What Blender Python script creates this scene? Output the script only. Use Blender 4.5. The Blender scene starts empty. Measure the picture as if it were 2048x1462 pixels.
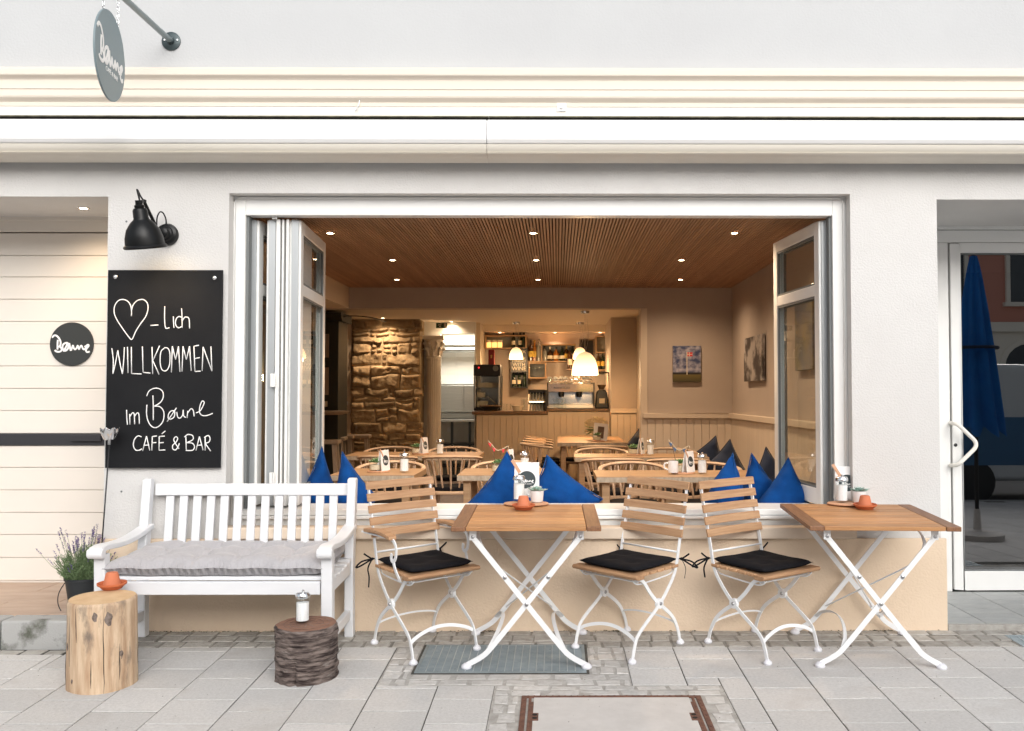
import bpy, math, random
from mathutils import Vector, Matrix, noise
R = math.radians
random.seed(7)
sc = bpy.context.scene
col = sc.collection

# ------------------------------------------------------------ camera, sky, sun, exposure
CAM_Y, CAM_Z, F = -5.42, 1.362, 1850.0
TILT = math.atan(59.0 / F); YAW = -0.0055
cam_d = bpy.data.cameras.new('camera'); cam = bpy.data.objects.new('camera', cam_d); col.objects.link(cam)
cam.location = (0, CAM_Y, CAM_Z); cam.rotation_euler = (math.pi/2 + TILT, 0, YAW)
cam_d.sensor_width = 36; cam_d.lens = F / 2048 * 36
SHX = -101.0 / 2048; cam_d.shift_x = SHX
cam_d.clip_start = 0.05; cam_d.clip_end = 500
sc.camera = cam
w = bpy.data.worlds.new("World"); sc.world = w; w.use_nodes = True
nt = w.node_tree; bg = nt.nodes['Background']
sky = nt.nodes.new('ShaderNodeTexSky'); sky.sky_type = 'NISHITA'; sky.sun_disc = False
sky.sun_elevation = R(26); sky.sun_rotation = R(160); sky.dust_density = 3.0
hs = nt.nodes.new('ShaderNodeHueSaturation'); hs.inputs['Saturation'].default_value = 0.30
nt.links.new(sky.outputs[0], hs.inputs['Color']); nt.links.new(hs.outputs[0], bg.inputs[0])
bg.inputs[1].default_value = 0.15
sun_d = bpy.data.lights.new('sun', 'SUN'); sun = bpy.data.objects.new('sun', sun_d); col.objects.link(sun)
sun_d.energy = 1.5; sun_d.angle = R(60); sun_d.color = (1, .99, .98)
sun.rotation_euler = (R(64), 0, R(10)); sun.location = (3, -6, 12)
vs = sc.view_settings; vs.view_transform = 'Standard'; vs.look = 'None'; vs.exposure = 0.46; vs.gamma = 1
sc.cycles.use_denoising = True
sc.cycles.max_bounces = 10; sc.cycles.transparent_max_bounces = 24; sc.cycles.glossy_bounces = 4
sc.cycles.sample_clamp_indirect = 6

# ------------------------------------------------------------ pixel (of the 2048 wide photo) -> point in the place
CM = Matrix.Rotation(YAW, 3, 'Z') @ Matrix.Rotation(math.pi/2 + TILT, 3, 'X')
def ray(px, py):
    return CM @ Vector(((px - 1024 + SHX*2048) / F, -(py - 731) / F, -1))
def W(px, py, y):
    d = ray(px, py); t = (y - CAM_Y) / d.y
    return Vector((d.x*t, y, CAM_Z + d.z*t))
def Hz(px, py, z):
    d = ray(px, py); t = (z - CAM_Z) / d.z
    return Vector((d.x*t, CAM_Y + d.y*t, z))
SL = 0.0335                                  # the pavement falls away from the house
def gz(y): return SL * min(y, 0) if y > -7 else SL * -7
def G(px, py):
    d = ray(px, py); t = (SL*CAM_Y - CAM_Z) / (d.z - SL*d.y)
    return Vector((d.x*t, CAM_Y + d.y*t, CAM_Z + d.z*t))

# ------------------------------------------------------------ mesh builder
class MB:
    def __init__(s): s.v = []; s.f = []; s.mi = []; s.m = 0; s.M = None
    def add(s, vs, fs):
        b = len(s.v)
        s.v += [tuple(s.M @ Vector(p)) for p in vs] if s.M else [tuple(p) for p in vs]
        for f in fs: s.f.append(tuple(b + i for i in f)); s.mi.append(s.m)
        return s
    def box(s, x0, x1, y0, y1, z0, z1):
        if x0 > x1: x0, x1 = x1, x0
        if y0 > y1: y0, y1 = y1, y0
        if z0 > z1: z0, z1 = z1, z0
        return s.add([(x0,y0,z0),(x1,y0,z0),(x1,y1,z0),(x0,y1,z0),(x0,y0,z1),(x1,y0,z1),(x1,y1,z1),(x0,y1,z1)],
              [(0,3,2,1),(4,5,6,7),(0,1,5,4),(1,2,6,5),(2,3,7,6),(3,0,4,7)])
    def cbox(s, x, y, z, sx, sy, sz): return s.box(x-sx/2, x+sx/2, y-sy/2, y+sy/2, z-sz/2, z+sz/2)
    def sweep(s, pts, sec, N, closed=False, caps=True):
        """section (a, b) is laid out along N (a) and across the path within its plane (b)"""
        pts = [Vector(p) for p in pts]; N = Vector(N).normalized(); n = len(pts); k = len(sec); vs = []
        for i, p in enumerate(pts):
            if closed: t = pts[(i+1) % n] - pts[i-1]
            else: t = pts[min(i+1, n-1)] - pts[max(i-1, 0)]
            t.normalize(); B = N.cross(t)
            if B.length < 1e-5: B = Vector((1,0,0)).cross(t)
            B.normalize(); A = t.cross(B)
            for a, b in sec: vs.append(p + A*a + B*b)
        fs = []
        for i in range(n if closed else n-1):
            j = (i+1) % n
            for q in range(k):
                r = (q+1) % k
                fs.append((i*k+q, i*k+r, j*k+r, j*k+q))
        if caps and not closed: fs += [tuple(range(k-1, -1, -1)), tuple((n-1)*k+q for q in range(k))]
        return s.add(vs, fs)
    def flat(s, pts, wid, th, N, closed=False): return s.sweep(pts, [(-th/2,-wid/2),(th/2,-wid/2),(th/2,wid/2),(-th/2,wid/2)], N, closed)
    def tube(s, pts, r, n=8, closed=False, radii=None):
        pts = [Vector(p) for p in pts]; m = len(pts); vs = []; fs = []; U = None
        for i, p in enumerate(pts):
            t = (pts[(i+1) % m] - pts[i-1]) if closed else (pts[min(i+1, m-1)] - pts[max(i-1, 0)])
            if t.length < 1e-9: t = Vector((0,0,1))
            t.normalize()
            if U is None: U = t.orthogonal()
            U = U - t*U.dot(t)
            if U.length < 1e-6: U = t.orthogonal()
            U.normalize(); V = t.cross(U); rr = radii[i] if radii else r
            for q in range(n):
                a = 2*math.pi*q/n; vs.append(p + U*(rr*math.cos(a)) + V*(rr*math.sin(a)))
        for i in range(m if closed else m-1):
            j = (i+1) % m
            for q in range(n):
                z = (q+1) % n; fs.append((i*n+q, i*n+z, j*n+z, j*n+q))
        if not closed: fs += [tuple(range(n-1,-1,-1)), tuple((m-1)*n+q for q in range(n))]
        return s.add(vs, fs)
    def lathe(s, prof, n=24, c=(0,0,0), cap=True, wob=None):
        vs = []; fs = []; k = len(prof)
        for q in range(n):
            a = 2*math.pi*q/n; g = wob(a) if wob else 1
            for r, z in prof: vs.append((c[0]+r*g*math.cos(a), c[1]+r*g*math.sin(a), c[2]+z))
        for q in range(n):
            z = (q+1) % n
            for i in range(k-1): fs.append((q*k+i, z*k+i, z*k+i+1, q*k+i+1))
        if cap:
            if prof[0][0] > 1e-5: fs.append(tuple(q*k for q in range(n-1,-1,-1)))
            if prof[-1][0] > 1e-5: fs.append(tuple(q*k+k-1 for q in range(n)))
        return s.add(vs, fs)
    def prism(s, poly, x0, x1):
        """poly of (y, z), drawn out along x"""
        k = len(poly); vs = [(x0,y,z) for y,z in poly] + [(x1,y,z) for y,z in poly]
        fs = [(i, (i+1)%k, (i+1)%k+k, i+k) for i in range(k)] + [tuple(range(k-1,-1,-1)), tuple(range(k,2*k))]
        return s.add(vs, fs)
    def prismy(s, poly, y0, y1):
        k = len(poly); vs = [(x,y0,z) for x,z in poly] + [(x,y1,z) for x,z in poly]
        fs = [(i, (i+1)%k, (i+1)%k+k, i+k) for i in range(k)] + [tuple(range(k-1,-1,-1)), tuple(range(k,2*k))]
        return s.add(vs, fs)
    def prismz(s, poly, z0, z1):
        k = len(poly); vs = [(x,y,z0) for x,y in poly] + [(x,y,z1) for x,y in poly]
        fs = [(i, (i+1)%k, (i+1)%k+k, i+k) for i in range(k)] + [tuple(range(k-1,-1,-1)), tuple(range(k,2*k))]
        return s.add(vs, fs)
    def grid(s, nu, nv, fn, wrap=False):
        vs = [fn(i/nu, j/nv) for i in range(nu+1) for j in range(nv+1)]
        return s.add(vs, [(i*(nv+1)+j, (i+1)*(nv+1)+j, (i+1)*(nv+1)+j+1, i*(nv+1)+j+1) for i in range(nu) for j in range(nv)])
    def build(s, name, mats, parent=None, smooth=None, bevel=0, seg=2, kind=None):
        me = bpy.data.meshes.new(name); me.from_pydata(s.v, [], s.f); me.update()
        mats = mats if isinstance(mats, (list, tuple)) else [mats]
        for m in mats: me.materials.append(m)
        if len(mats) > 1: me.polygons.foreach_set('material_index', s.mi)
        import bmesh
        bm = bmesh.new(); bm.from_mesh(me)
        bmesh.ops.remove_doubles(bm, verts=bm.verts, dist=1e-6)
        bmesh.ops.recalc_face_normals(bm, faces=bm.faces); bm.to_mesh(me); bm.free()
        o = bpy.data.objects.new(name, me); col.objects.link(o)
        if parent: o.parent = parent
        if bevel:
            b = o.modifiers.new('bevel', 'BEVEL'); b.width = bevel; b.segments = seg; b.limit_method = 'ANGLE'; b.angle_limit = R(40)
        if smooth is not None:
            me.polygons.foreach_set('use_smooth', [True]*len(me.polygons))
            if smooth < 180: me.set_sharp_from_angle(angle=R(smooth))
        if kind: o['kind'] = kind
        return o
def empty(name, loc=(0,0,0), rz=0, tilt=0):
    o = bpy.data.objects.new(name, None); col.objects.link(o); o.empty_display_size = .1
    place(o, loc, rz, tilt); return o
def tag(o, label, cat, group=None):
    o['label'] = label; o['category'] = cat
    if group: o['group'] = group
    return o
def copy_tree(o, parent=None):
    c = o.copy(); col.objects.link(c)
    if parent: c.parent = parent
    for ch in list(o.children): copy_tree(ch, c)
    return c
ML = {}
def place(o, loc, rz=0, tilt=0): o.matrix_local = ML[o.name] = Matrix.Translation(loc) @ Matrix.Rotation(tilt, 4, 'X') @ Matrix.Rotation(rz, 4, 'Z')
def curve(pts, n=4):
    """Catmull-Rom through the points"""
    P = [Vector(p) for p in pts]; out = []
    for i in range(len(P)-1):
        a, b, c, d = P[max(i-1,0)], P[i], P[i+1], P[min(i+2,len(P)-1)]
        for k in range(n):
            t = k/n; out.append(.5*((2*b)+(c-a)*t+(2*a-5*b+4*c-d)*t*t+(3*b-a-3*c+d)*t**3))
    return out + [P[-1]]
def text(body, size, mat, parent, M, name='lettering', ext=.0006, sx=1, align='CENTER'):
    c = bpy.data.curves.new(name, 'FONT'); c.body = body; c.size = size; c.extrude = ext; c.align_x = align; c.align_y = 'CENTER'
    c.resolution_u = 3; tmp = bpy.data.objects.new('tmp', c); col.objects.link(tmp); bpy.context.view_layer.update()
    me = bpy.data.meshes.new_from_object(tmp.evaluated_get(bpy.context.evaluated_depsgraph_get())); bpy.data.objects.remove(tmp); bpy.data.curves.remove(c)
    me.materials.clear(); me.materials.append(mat); me.name = name; o = bpy.data.objects.new(name, me); col.objects.link(o)
    if parent: o.parent = parent
    o.matrix_local = M @ Matrix.Diagonal((sx,1,1,1)); return o
FRONT = Matrix.Rotation(math.pi/2, 4, 'X')       # text that stands up and faces -y

# ------------------------------------------------------------ materials
def mat(name, c, rough=.6, metal=0, c2=None, vs=6, stretch=(1,1,1), bump=0, bs=40, island=0, detail=6, spec=.5, coat=0, sheen=0, lo=.35, hi=.65, bstretch=None, bd=.01, c3=None, vs3=3, st3=(1,1,1), lo3=.55, hi3=.7):
    m = bpy.data.materials.new(name); m.use_nodes = True; t = m.node_tree; N = t.nodes; L = t.links
    p = N['Principled BSDF']; p.inputs['Base Color'].default_value = (*c, 1); p.inputs['Roughness'].default_value = rough
    p.inputs['Metallic'].default_value = metal; p.inputs['Specular IOR Level'].default_value = spec
    if coat: p.inputs['Coat Weight'].default_value = coat
    if sheen: p.inputs['Sheen Weight'].default_value = sheen
    out = None
    if c2 or bump or island:
        tc = N.new('ShaderNodeTexCoord'); oi = N.new('ShaderNodeObjectInfo')
        def coords(st):
            mp = N.new('ShaderNodeMapping'); mp.inputs['Scale'].default_value = st; L.new(tc.outputs['Object'], mp.inputs['Vector'])
            ad = N.new('ShaderNodeVectorMath'); ad.operation = 'ADD'; L.new(mp.outputs[0], ad.inputs[0])
            mu = N.new('ShaderNodeVectorMath'); mu.operation = 'SCALE'; mu.inputs['Scale'].default_value = 37.0
            cb = N.new('ShaderNodeCombineXYZ')
            for k in range(3): L.new(oi.outputs['Random'], cb.inputs[k])
            L.new(cb.outputs[0], mu.inputs[0]); L.new(mu.outputs[0], ad.inputs[1]); src = ad.outputs[0]
            if island:
                ge = N.new('ShaderNodeNewGeometry'); c3 = N.new('ShaderNodeCombineXYZ')
                for k in range(3): L.new(ge.outputs['Random Per Island'], c3.inputs[k])
                m3 = N.new('ShaderNodeVectorMath'); m3.operation = 'SCALE'; m3.inputs['Scale'].default_value = 91.0; L.new(c3.outputs[0], m3.inputs[0])
                a3 = N.new('ShaderNodeVectorMath'); a3.operation = 'ADD'; L.new(src, a3.inputs[0]); L.new(m3.outputs[0], a3.inputs[1]); src = a3.outputs[0]
            return src
        if c2:
            no = N.new('ShaderNodeTexNoise'); no.inputs['Scale'].default_value = vs; no.inputs['Detail'].default_value = detail; no.inputs['Roughness'].default_value = .62
            L.new(coords(stretch), no.inputs['Vector'])
            mr = N.new('ShaderNodeMapRange'); mr.inputs['From Min'].default_value = lo; mr.inputs['From Max'].default_value = hi
            L.new(no.outputs['Fac'], mr.inputs['Value'])
            mx = N.new('ShaderNodeMix'); mx.data_type = 'RGBA'; mx.inputs['A'].default_value = (*c,1); mx.inputs['B'].default_value = (*c2,1)
            L.new(mr.outputs[0], mx.inputs['Factor']); out = mx.outputs['Result']
            if c3:
                n3 = N.new('ShaderNodeTexNoise'); n3.inputs['Scale'].default_value = vs3; n3.inputs['Detail'].default_value = 9; n3.inputs['Roughness'].default_value = .65; L.new(coords(st3), n3.inputs['Vector'])
                m4 = N.new('ShaderNodeMapRange'); m4.inputs['From Min'].default_value = lo3; m4.inputs['From Max'].default_value = hi3; L.new(n3.outputs['Fac'], m4.inputs['Value'])
                x3 = N.new('ShaderNodeMix'); x3.data_type = 'RGBA'; x3.inputs['B'].default_value = (*c3,1); L.new(out, x3.inputs['A']); L.new(m4.outputs[0], x3.inputs['Factor']); out = x3.outputs['Result']
        if island:
            ge = N.new('ShaderNodeNewGeometry'); hv = N.new('ShaderNodeHueSaturation')
            mr = N.new('ShaderNodeMapRange'); mr.inputs['To Min'].default_value = 1-island; mr.inputs['To Max'].default_value = 1+island
            L.new(ge.outputs['Random Per Island'], mr.inputs['Value']); L.new(mr.outputs[0], hv.inputs['Value'])
            if out: L.new(out, hv.inputs['Color'])
            else: hv.inputs['Color'].default_value = (*c,1)
            out = hv.outputs[0]
        if out: L.new(out, p.inputs['Base Color'])
        if bump:
            nb = N.new('ShaderNodeTexNoise'); nb.inputs['Scale'].default_value = bs; nb.inputs['Detail'].default_value = 4
            L.new(coords(bstretch or stretch), nb.inputs['Vector'])
            bp = N.new('ShaderNodeBump'); bp.inputs['Strength'].default_value = bump; bp.inputs['Distance'].default_value = bd
            L.new(nb.outputs['Fac'], bp.inputs['Height']); L.new(bp.outputs[0], p.inputs['Normal'])
    return m
def emis(name, c, s):
    m = bpy.data.materials.new(name); m.use_nodes = True; p = m.node_tree.nodes['Principled BSDF']
    p.inputs['Base Color'].default_value = (*c,1); p.inputs['Emission Color'].default_value = (*c,1); p.inputs['Emission Strength'].default_value = s
    return m
def glass(name, ior=1.45, tint=(1,1,1), rough=0.0, base=0.0):
    m = bpy.data.materials.new(name); m.use_nodes = True; t = m.node_tree; N = t.nodes; L = t.links
    N.remove(N['Principled BSDF']); tr = N.new('ShaderNodeBsdfTransparent'); tr.inputs[0].default_value = (*tint,1)
    gl = N.new('ShaderNodeBsdfGlossy'); gl.inputs['Roughness'].default_value = rough
    fr = N.new('ShaderNodeFresnel'); fr.inputs['IOR'].default_value = ior; mx = N.new('ShaderNodeMixShader')
    ge = N.new('ShaderNodeNewGeometry'); iv = N.new('ShaderNodeMath'); iv.operation = 'SUBTRACT'; iv.inputs[0].default_value = 1; L.new(ge.outputs['Backfacing'], iv.inputs[1])
    ml = N.new('ShaderNodeMath'); ml.operation = 'MULTIPLY'; L.new(fr.outputs[0], ml.inputs[0]); L.new(iv.outputs[0], ml.inputs[1])
    L.new(ml.outputs[0], mx.inputs[0]); L.new(tr.outputs[0], mx.inputs[1]); L.new(gl.outputs[0], mx.inputs[2])
    L.new(mx.outputs[0], N['Material Output'].inputs['Surface']); return m
M = {}
M['plaster'] = mat('white plaster', (.635,.625,.61), .85, c2=(.60,.588,.572), vs=1.3, bump=.55, bs=95, bd=.006)
M['upper'] = mat('upper plaster', (.515,.525,.53), .85, c2=(.49,.498,.505), vs=.9, bump=.35, bs=70, bd=.004)
M['cornice'] = mat('cream cornice', (.76,.68,.585), .7, c2=(.72,.645,.555), vs=2, stretch=(.1,1,3))
M['cornice_w'] = mat('pale cornice', (.83,.80,.74), .7, c2=(.79,.76,.70), vs=2, stretch=(.1,1,3))
M['plinth'] = mat('tan plinth render', (.745,.60,.455), .9, c2=(.68,.54,.395), vs=1.6, bump=.5, bs=75, bd=.006, lo=.3, hi=.72, c3=(.60,.48,.36), vs3=3.2, st3=(1,1,.45), lo3=.58, hi3=.75)
M['sillstone'] = mat('sill stone', (.70,.58,.46), .75, c2=(.62,.51,.40), vs=5)
M['pvc'] = mat('white window frame', (.80,.80,.78), .35, c2=(.77,.77,.75), vs=3)
M['gasket'] = mat('grey gasket', (.16,.17,.17), .6)
M['alu'] = mat('aluminium edge', (.42,.44,.45), .4, metal=.6)
M['awn'] = mat('awning white', (.88,.88,.87), .35, c2=(.85,.85,.85), vs=2, stretch=(.2,1,1))
M['awn_b'] = mat('awning cream', (.74,.70,.62), .45)
M['dirt'] = mat('dirty edge', (.22,.21,.14), .9, c2=(.10,.10,.07), vs=14)
M['grey_metal'] = mat('grey painted metal', (.22,.26,.27), .35, metal=.3)
M['dgrey_metal'] = mat('dark grey metal', (.05,.07,.075), .4, metal=.3)
M['sign'] = mat('grey sign panel', (.20,.255,.275), .45, c2=(.18,.235,.255), vs=3)
M['blacksign'] = mat('anthracite sign', (.03,.033,.032), .45)
M['lamp_black'] = mat('satin black lamp', (.005,.0055,.006), .36, spec=.28)
M['chalkboard'] = mat('black chalkboard', (.008,.0085,.010), .62, c2=(.011,.0115,.013), vs=4, spec=.18)
M['chalk'] = mat('white chalk', (.85,.85,.84), .9, bump=.3, bs=300, bd=.001)
M['chrome'] = mat('chrome', (.82,.83,.84), .14, metal=1)
M['steel'] = mat('brushed steel', (.55,.55,.53), .34, metal=1, c2=(.48,.48,.46), vs=4, stretch=(1,1,30))
M['panel'] = mat('cream panel door', (.75,.70,.635), .5, c2=(.73,.68,.615), vs=2)
M['band'] = mat('anthracite band', (.030,.030,.034), .45)
M['granite'] = mat('granite kerb', (.44,.44,.43), .85, c2=(.24,.24,.23), vs=150, bump=.4, bs=120, detail=3, lo=.4, hi=.7)
M['mosskerb'] = mat('stained granite', (.40,.40,.39), .85, c2=(.10,.105,.08), vs=7, bump=.4, bs=120, detail=9, lo=.5, hi=.68)
M['browntile'] = mat('brown stone tile', (.52,.40,.31), .6, c2=(.40,.28,.21), vs=5, stretch=(.6,2,1), lo=.3, hi=.7)
M['grout_l'] = mat('pale grout', (.60,.48,.36), .9)
M['greytile'] = mat('grey floor tile', (.40,.41,.40), .55, c2=(.34,.35,.35), vs=7, island=.06)
M['grout'] = mat('dark grout', (.10,.10,.095), .95)
M['slab'] = mat('concrete slab', (.60,.59,.575), .9, c2=(.475,.465,.45), vs=75, detail=8, bump=.5, bs=160, bd=.003, island=.075, c3=(.45,.425,.40), vs3=2.6, lo3=.56, hi3=.78, lo=.3, hi=.72)
M['sett'] = mat('stone sett', (.44,.425,.395), .88, c2=(.33,.31,.28), vs=22, bump=.6, bs=45, bd=.01, island=.16)
M['sett_l'] = mat('pale stone sett', (.56,.545,.525), .88, c2=(.45,.435,.41), vs=26, bump=.6, bs=45, bd=.008, island=.10)
M['sand_l'] = mat('pale mortar bed', (.46,.445,.42), .98, c2=(.31,.295,.27), vs=18)
M['joint'] = mat('paving joint', (.085,.08,.07), .98, c2=(.05,.048,.04), vs=30)
M['sandbed'] = mat('sand and mortar bed', (.30,.285,.26), .98, c2=(.17,.16,.14), vs=18)
M['debris'] = mat('grit and moss', (.10,.085,.05), .95, c2=(.05,.05,.025), vs=30)
M['road'] = mat('asphalt', (.11,.11,.11), .9, c2=(.08,.08,.08), vs=40)
M['galv'] = mat('galvanised steel', (.34,.40,.43), .5, metal=.5, c2=(.27,.33,.36), vs=20)
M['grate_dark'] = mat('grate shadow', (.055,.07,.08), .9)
M['rust'] = mat('rusty iron', (.20,.095,.065), .75, metal=.2, c2=(.12,.06,.045), vs=30, bump=.4, bs=60)
M['concrete'] = mat('pale concrete', (.60,.575,.55), .9, c2=(.54,.515,.49), vs=9, bump=.15, bs=130)
M['gap'] = mat('shadow gap', (.012,.011,.010), .9)
M['hole'] = mat('dark hole', (.01,.009,.008), .9)
M['bench'] = mat('white painted wood', (.74,.75,.765), .42, c2=(.70,.71,.73), vs=3, stretch=(1,1,4), bump=.05, bs=30)
M['greyfab'] = mat('grey cotton', (.43,.42,.435), .9, c2=(.39,.38,.395), vs=140, sheen=.3, bump=.4, bs=34, bstretch=(3.2,1,.8), bd=.012)
M['blackfab'] = mat('black cotton', (.009,.009,.011), .92, c2=(.013,.013,.016), vs=200, spec=.12, bump=.25, bs=22)
M['bluefab'] = mat('blue cotton', (.002,.062,.25), .9, c2=(.002,.045,.19), vs=9, spec=.2, bump=.35, bs=11, bd=.02)
M['navyfab'] = mat('navy cotton', (.010,.022,.055), .88, c2=(.008,.018,.045), vs=9, sheen=.15, bump=.3, bs=11, bd=.02)
M['parafab'] = mat('parasol cloth', (.006,.15,.50), .85, c2=(.005,.11,.40), vs=5)
M['seam'] = mat('seam', (.003,.06,.21), .9)
M['teak'] = mat('oiled acacia', (.58,.31,.135), .5, c2=(.36,.16,.062), vs=7, spec=.35, stretch=(.6,10,10), island=.24, bump=.12, bs=14, lo=.28, hi=.75)
M['teak_d'] = mat('dark acacia', (.27,.13,.06), .5, c2=(.17,.075,.035), vs=9, stretch=(9,.7,9), island=.1, bump=.12, bs=14)
M['teak_w'] = mat('weathered acacia', (.58,.36,.205), .65, c2=(.37,.195,.10), vs=7, spec=.25, stretch=(.6,10,10), island=.2, bump=.15, bs=16, lo=.28, hi=.75)
M['whitesteel'] = mat('white painted steel', (.80,.81,.82), .38)
M['foot'] = mat('white plastic foot', (.74,.74,.78), .5)
M['bolt'] = mat('bolt', (.45,.45,.46), .3, metal=1)
M['log'] = mat('debarked log', (.66,.50,.345), .78, c2=(.41,.255,.15), vs=9, stretch=(2.6,2.6,.35), bump=.8, bs=9, bd=.012, lo=.36, hi=.66, bstretch=(3,3,.5), c3=(.20,.155,.12), vs3=6.5, st3=(1.5,1.5,.55), lo3=.52, hi3=.66)
M['logtop'] = mat('sawn log top', (.66,.47,.28), .75, c2=(.57,.38,.21), vs=14, bump=.15, bs=60)
M['knot'] = mat('grey knot', (.25,.20,.17), .85, c2=(.10,.07,.055), vs=40, bump=.6, bs=60)
M['bark'] = mat('cherry bark', (.21,.165,.145), .88, c2=(.03,.018,.016), vs=11, stretch=(.8,.8,6), bump=1, bs=12, bd=.03, lo=.40, hi=.60, c3=(.30,.26,.235), vs3=9, st3=(1,1,5), lo3=.58, hi3=.72)
M['stumptop'] = mat('reddish sawn wood', (.26,.135,.085), .8, c2=(.16,.08,.055), vs=16, bump=.2, bs=50)
M['terra'] = mat('terracotta', (.62,.20,.095), .75, c2=(.55,.17,.08), vs=9)
M['terra_d'] = mat('terracotta saucer', (.56,.155,.06), .7, c2=(.50,.13,.05), vs=9)
M['glass'] = glass('clear glass', 1.5, (.97,.98,.98))
M['jarglass'] = glass('jar glass', 1.4, (.975,.985,.985))
M['pane'] = glass('window pane', 1.75, (.90,.92,.91))
M['doorpane'] = glass('door pane', 3.3, (.45,.47,.5))
M['sugar'] = mat('sugar', (.85,.85,.84), .95, bump=.2, bs=300)
M['ceramic'] = mat('white ceramic', (.82,.82,.82), .25, coat=.3)
M['card'] = mat('white card', (.84,.84,.83), .6)
M['print'] = mat('dark print', (.03,.045,.05), .6)
M['leather'] = mat('tan leather', (.58,.32,.19), .6)
M['succ'] = mat('succulent leaf', (.22,.36,.30), .55, c2=(.34,.47,.42), vs=30)
M['succ_g'] = mat('green succulent leaf', (.10,.22,.09), .55, c2=(.18,.32,.15), vs=30)
M['soil'] = mat('soil', (.03,.022,.016), .95)
M['lavleaf'] = mat('lavender leaf', (.10,.17,.065), .8, c2=(.19,.26,.13), vs=25, island=.3)
M['lavflower'] = mat('lavender flower', (.22,.17,.36), .85, c2=(.14,.11,.25), vs=30, island=.25)
M['planter'] = mat('dark plastic pot', (.018,.021,.024), .5)
# inside
M['ivory'] = mat('warm interior paint', (.45,.375,.31), .85, c2=(.425,.35,.29), vs=2)
M['lightpaint'] = mat('light interior paint', (.62,.52,.40), .85)
M['wains'] = mat('painted boarding', (.60,.50,.39), .6, island=.03)
M['ceilwood'] = mat('ceiling slat', (.42,.25,.145), .6, c2=(.33,.185,.105), vs=5, stretch=(8,.4,8), island=.14)
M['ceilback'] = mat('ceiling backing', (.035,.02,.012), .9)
M['oak'] = mat('oak', (.385,.24,.125), .55, c2=(.29,.17,.085), vs=7, stretch=(.7,8,8), island=.1)
M['oak_e'] = mat('oak edge', (.44,.36,.27), .7, c2=(.30,.235,.17), vs=14, stretch=(3,3,1))
M['oakdark'] = mat('brown worktop', (.17,.10,.055), .5, c2=(.12,.07,.04), vs=7, stretch=(.7,8,8))
M['chairwood'] = mat('pale beech', (.56,.41,.285), .5, c2=(.47,.33,.225), vs=6, stretch=(2,2,2))
M['stoolwood'] = mat('grey washed wood', (.42,.33,.25), .6, c2=(.32,.245,.18), vs=9, stretch=(3,3,.6))
M['floorwood'] = mat('dark plank floor', (.16,.10,.06), .6, c2=(.11,.068,.04), vs=5, stretch=(6,.5,1), island=.2)
M['stone'] = mat('sandstone', (.47,.36,.225), .98, c2=(.31,.215,.125), vs=9, bump=.8, bs=30, bd=.014, spec=.08, island=.30)
M['mortar'] = mat('mortar', (.38,.29,.18), .95, bump=.6, bs=40)
M['dkgreen'] = mat('dark green cabinet', (.020,.024,.020), .45)
M['carve'] = mat('white stucco column', (.80,.76,.69), .7, bump=.25, bs=50)
M['kitchen'] = mat('kitchen tile', (.74,.73,.68), .35)
M['blackpl'] = mat('black plastic', (.012,.012,.013), .4)
M['red'] = mat('red tin', (.20,.012,.010), .45)
M['redfab'] = mat('red felt', (.60,.05,.05), .8)
M['bluebunt'] = mat('blue felt', (.06,.11,.2), .8)
M['green_glass'] = mat('dark green bottle', (.012,.022,.010), .12, spec=.7)
M['brown_glass'] = mat('brown bottle', (.045,.018,.006), .12, spec=.7)
M['amber'] = mat('amber spirit', (.32,.11,.018), .12, spec=.7)
M['clearb'] = mat('pale bottle', (.30,.29,.25), .1, spec=.8)
M['label_c'] = mat('cream label', (.66,.57,.42), .7)
M['label_y'] = mat('yellow label', (.62,.40,.06), .7)
M['gold'] = mat('gold foil', (.55,.35,.10), .35, metal=.8)
M['candle'] = emis('lit candle glass', (1,.55,.16), 1.2)
M['bulb'] = emis('lamp glow', (1,.78,.48), 26)
M['led'] = emis('red light', (1,.03,.03), 1.0)
M['exitg'] = mat('exit green', (.012,.05,.03), .5)
M['creamshell'] = mat('cream tray', (.68,.60,.47), .6)
def shade_mat():
    m = emis('opal glass shade', (1,.70,.36), 1.0); t = m.node_tree; N = t.nodes; L = t.links; p = N['Principled BSDF']
    tc = N.new('ShaderNodeTexCoord'); sp = N.new('ShaderNodeSeparateXYZ'); L.new(tc.outputs['Generated'], sp.inputs[0])
    mr = N.new('ShaderNodeMapRange'); mr.inputs['From Min'].default_value = 1.0; mr.inputs['From Max'].default_value = 0.1
    mr.inputs['To Min'].default_value = .45; mr.inputs['To Max'].default_value = 2.6; L.new(sp.outputs['Z'], mr.inputs['Value']); L.new(mr.outputs[0], p.inputs['Emission Strength']); return m
M['shade'] = shade_mat()

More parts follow.
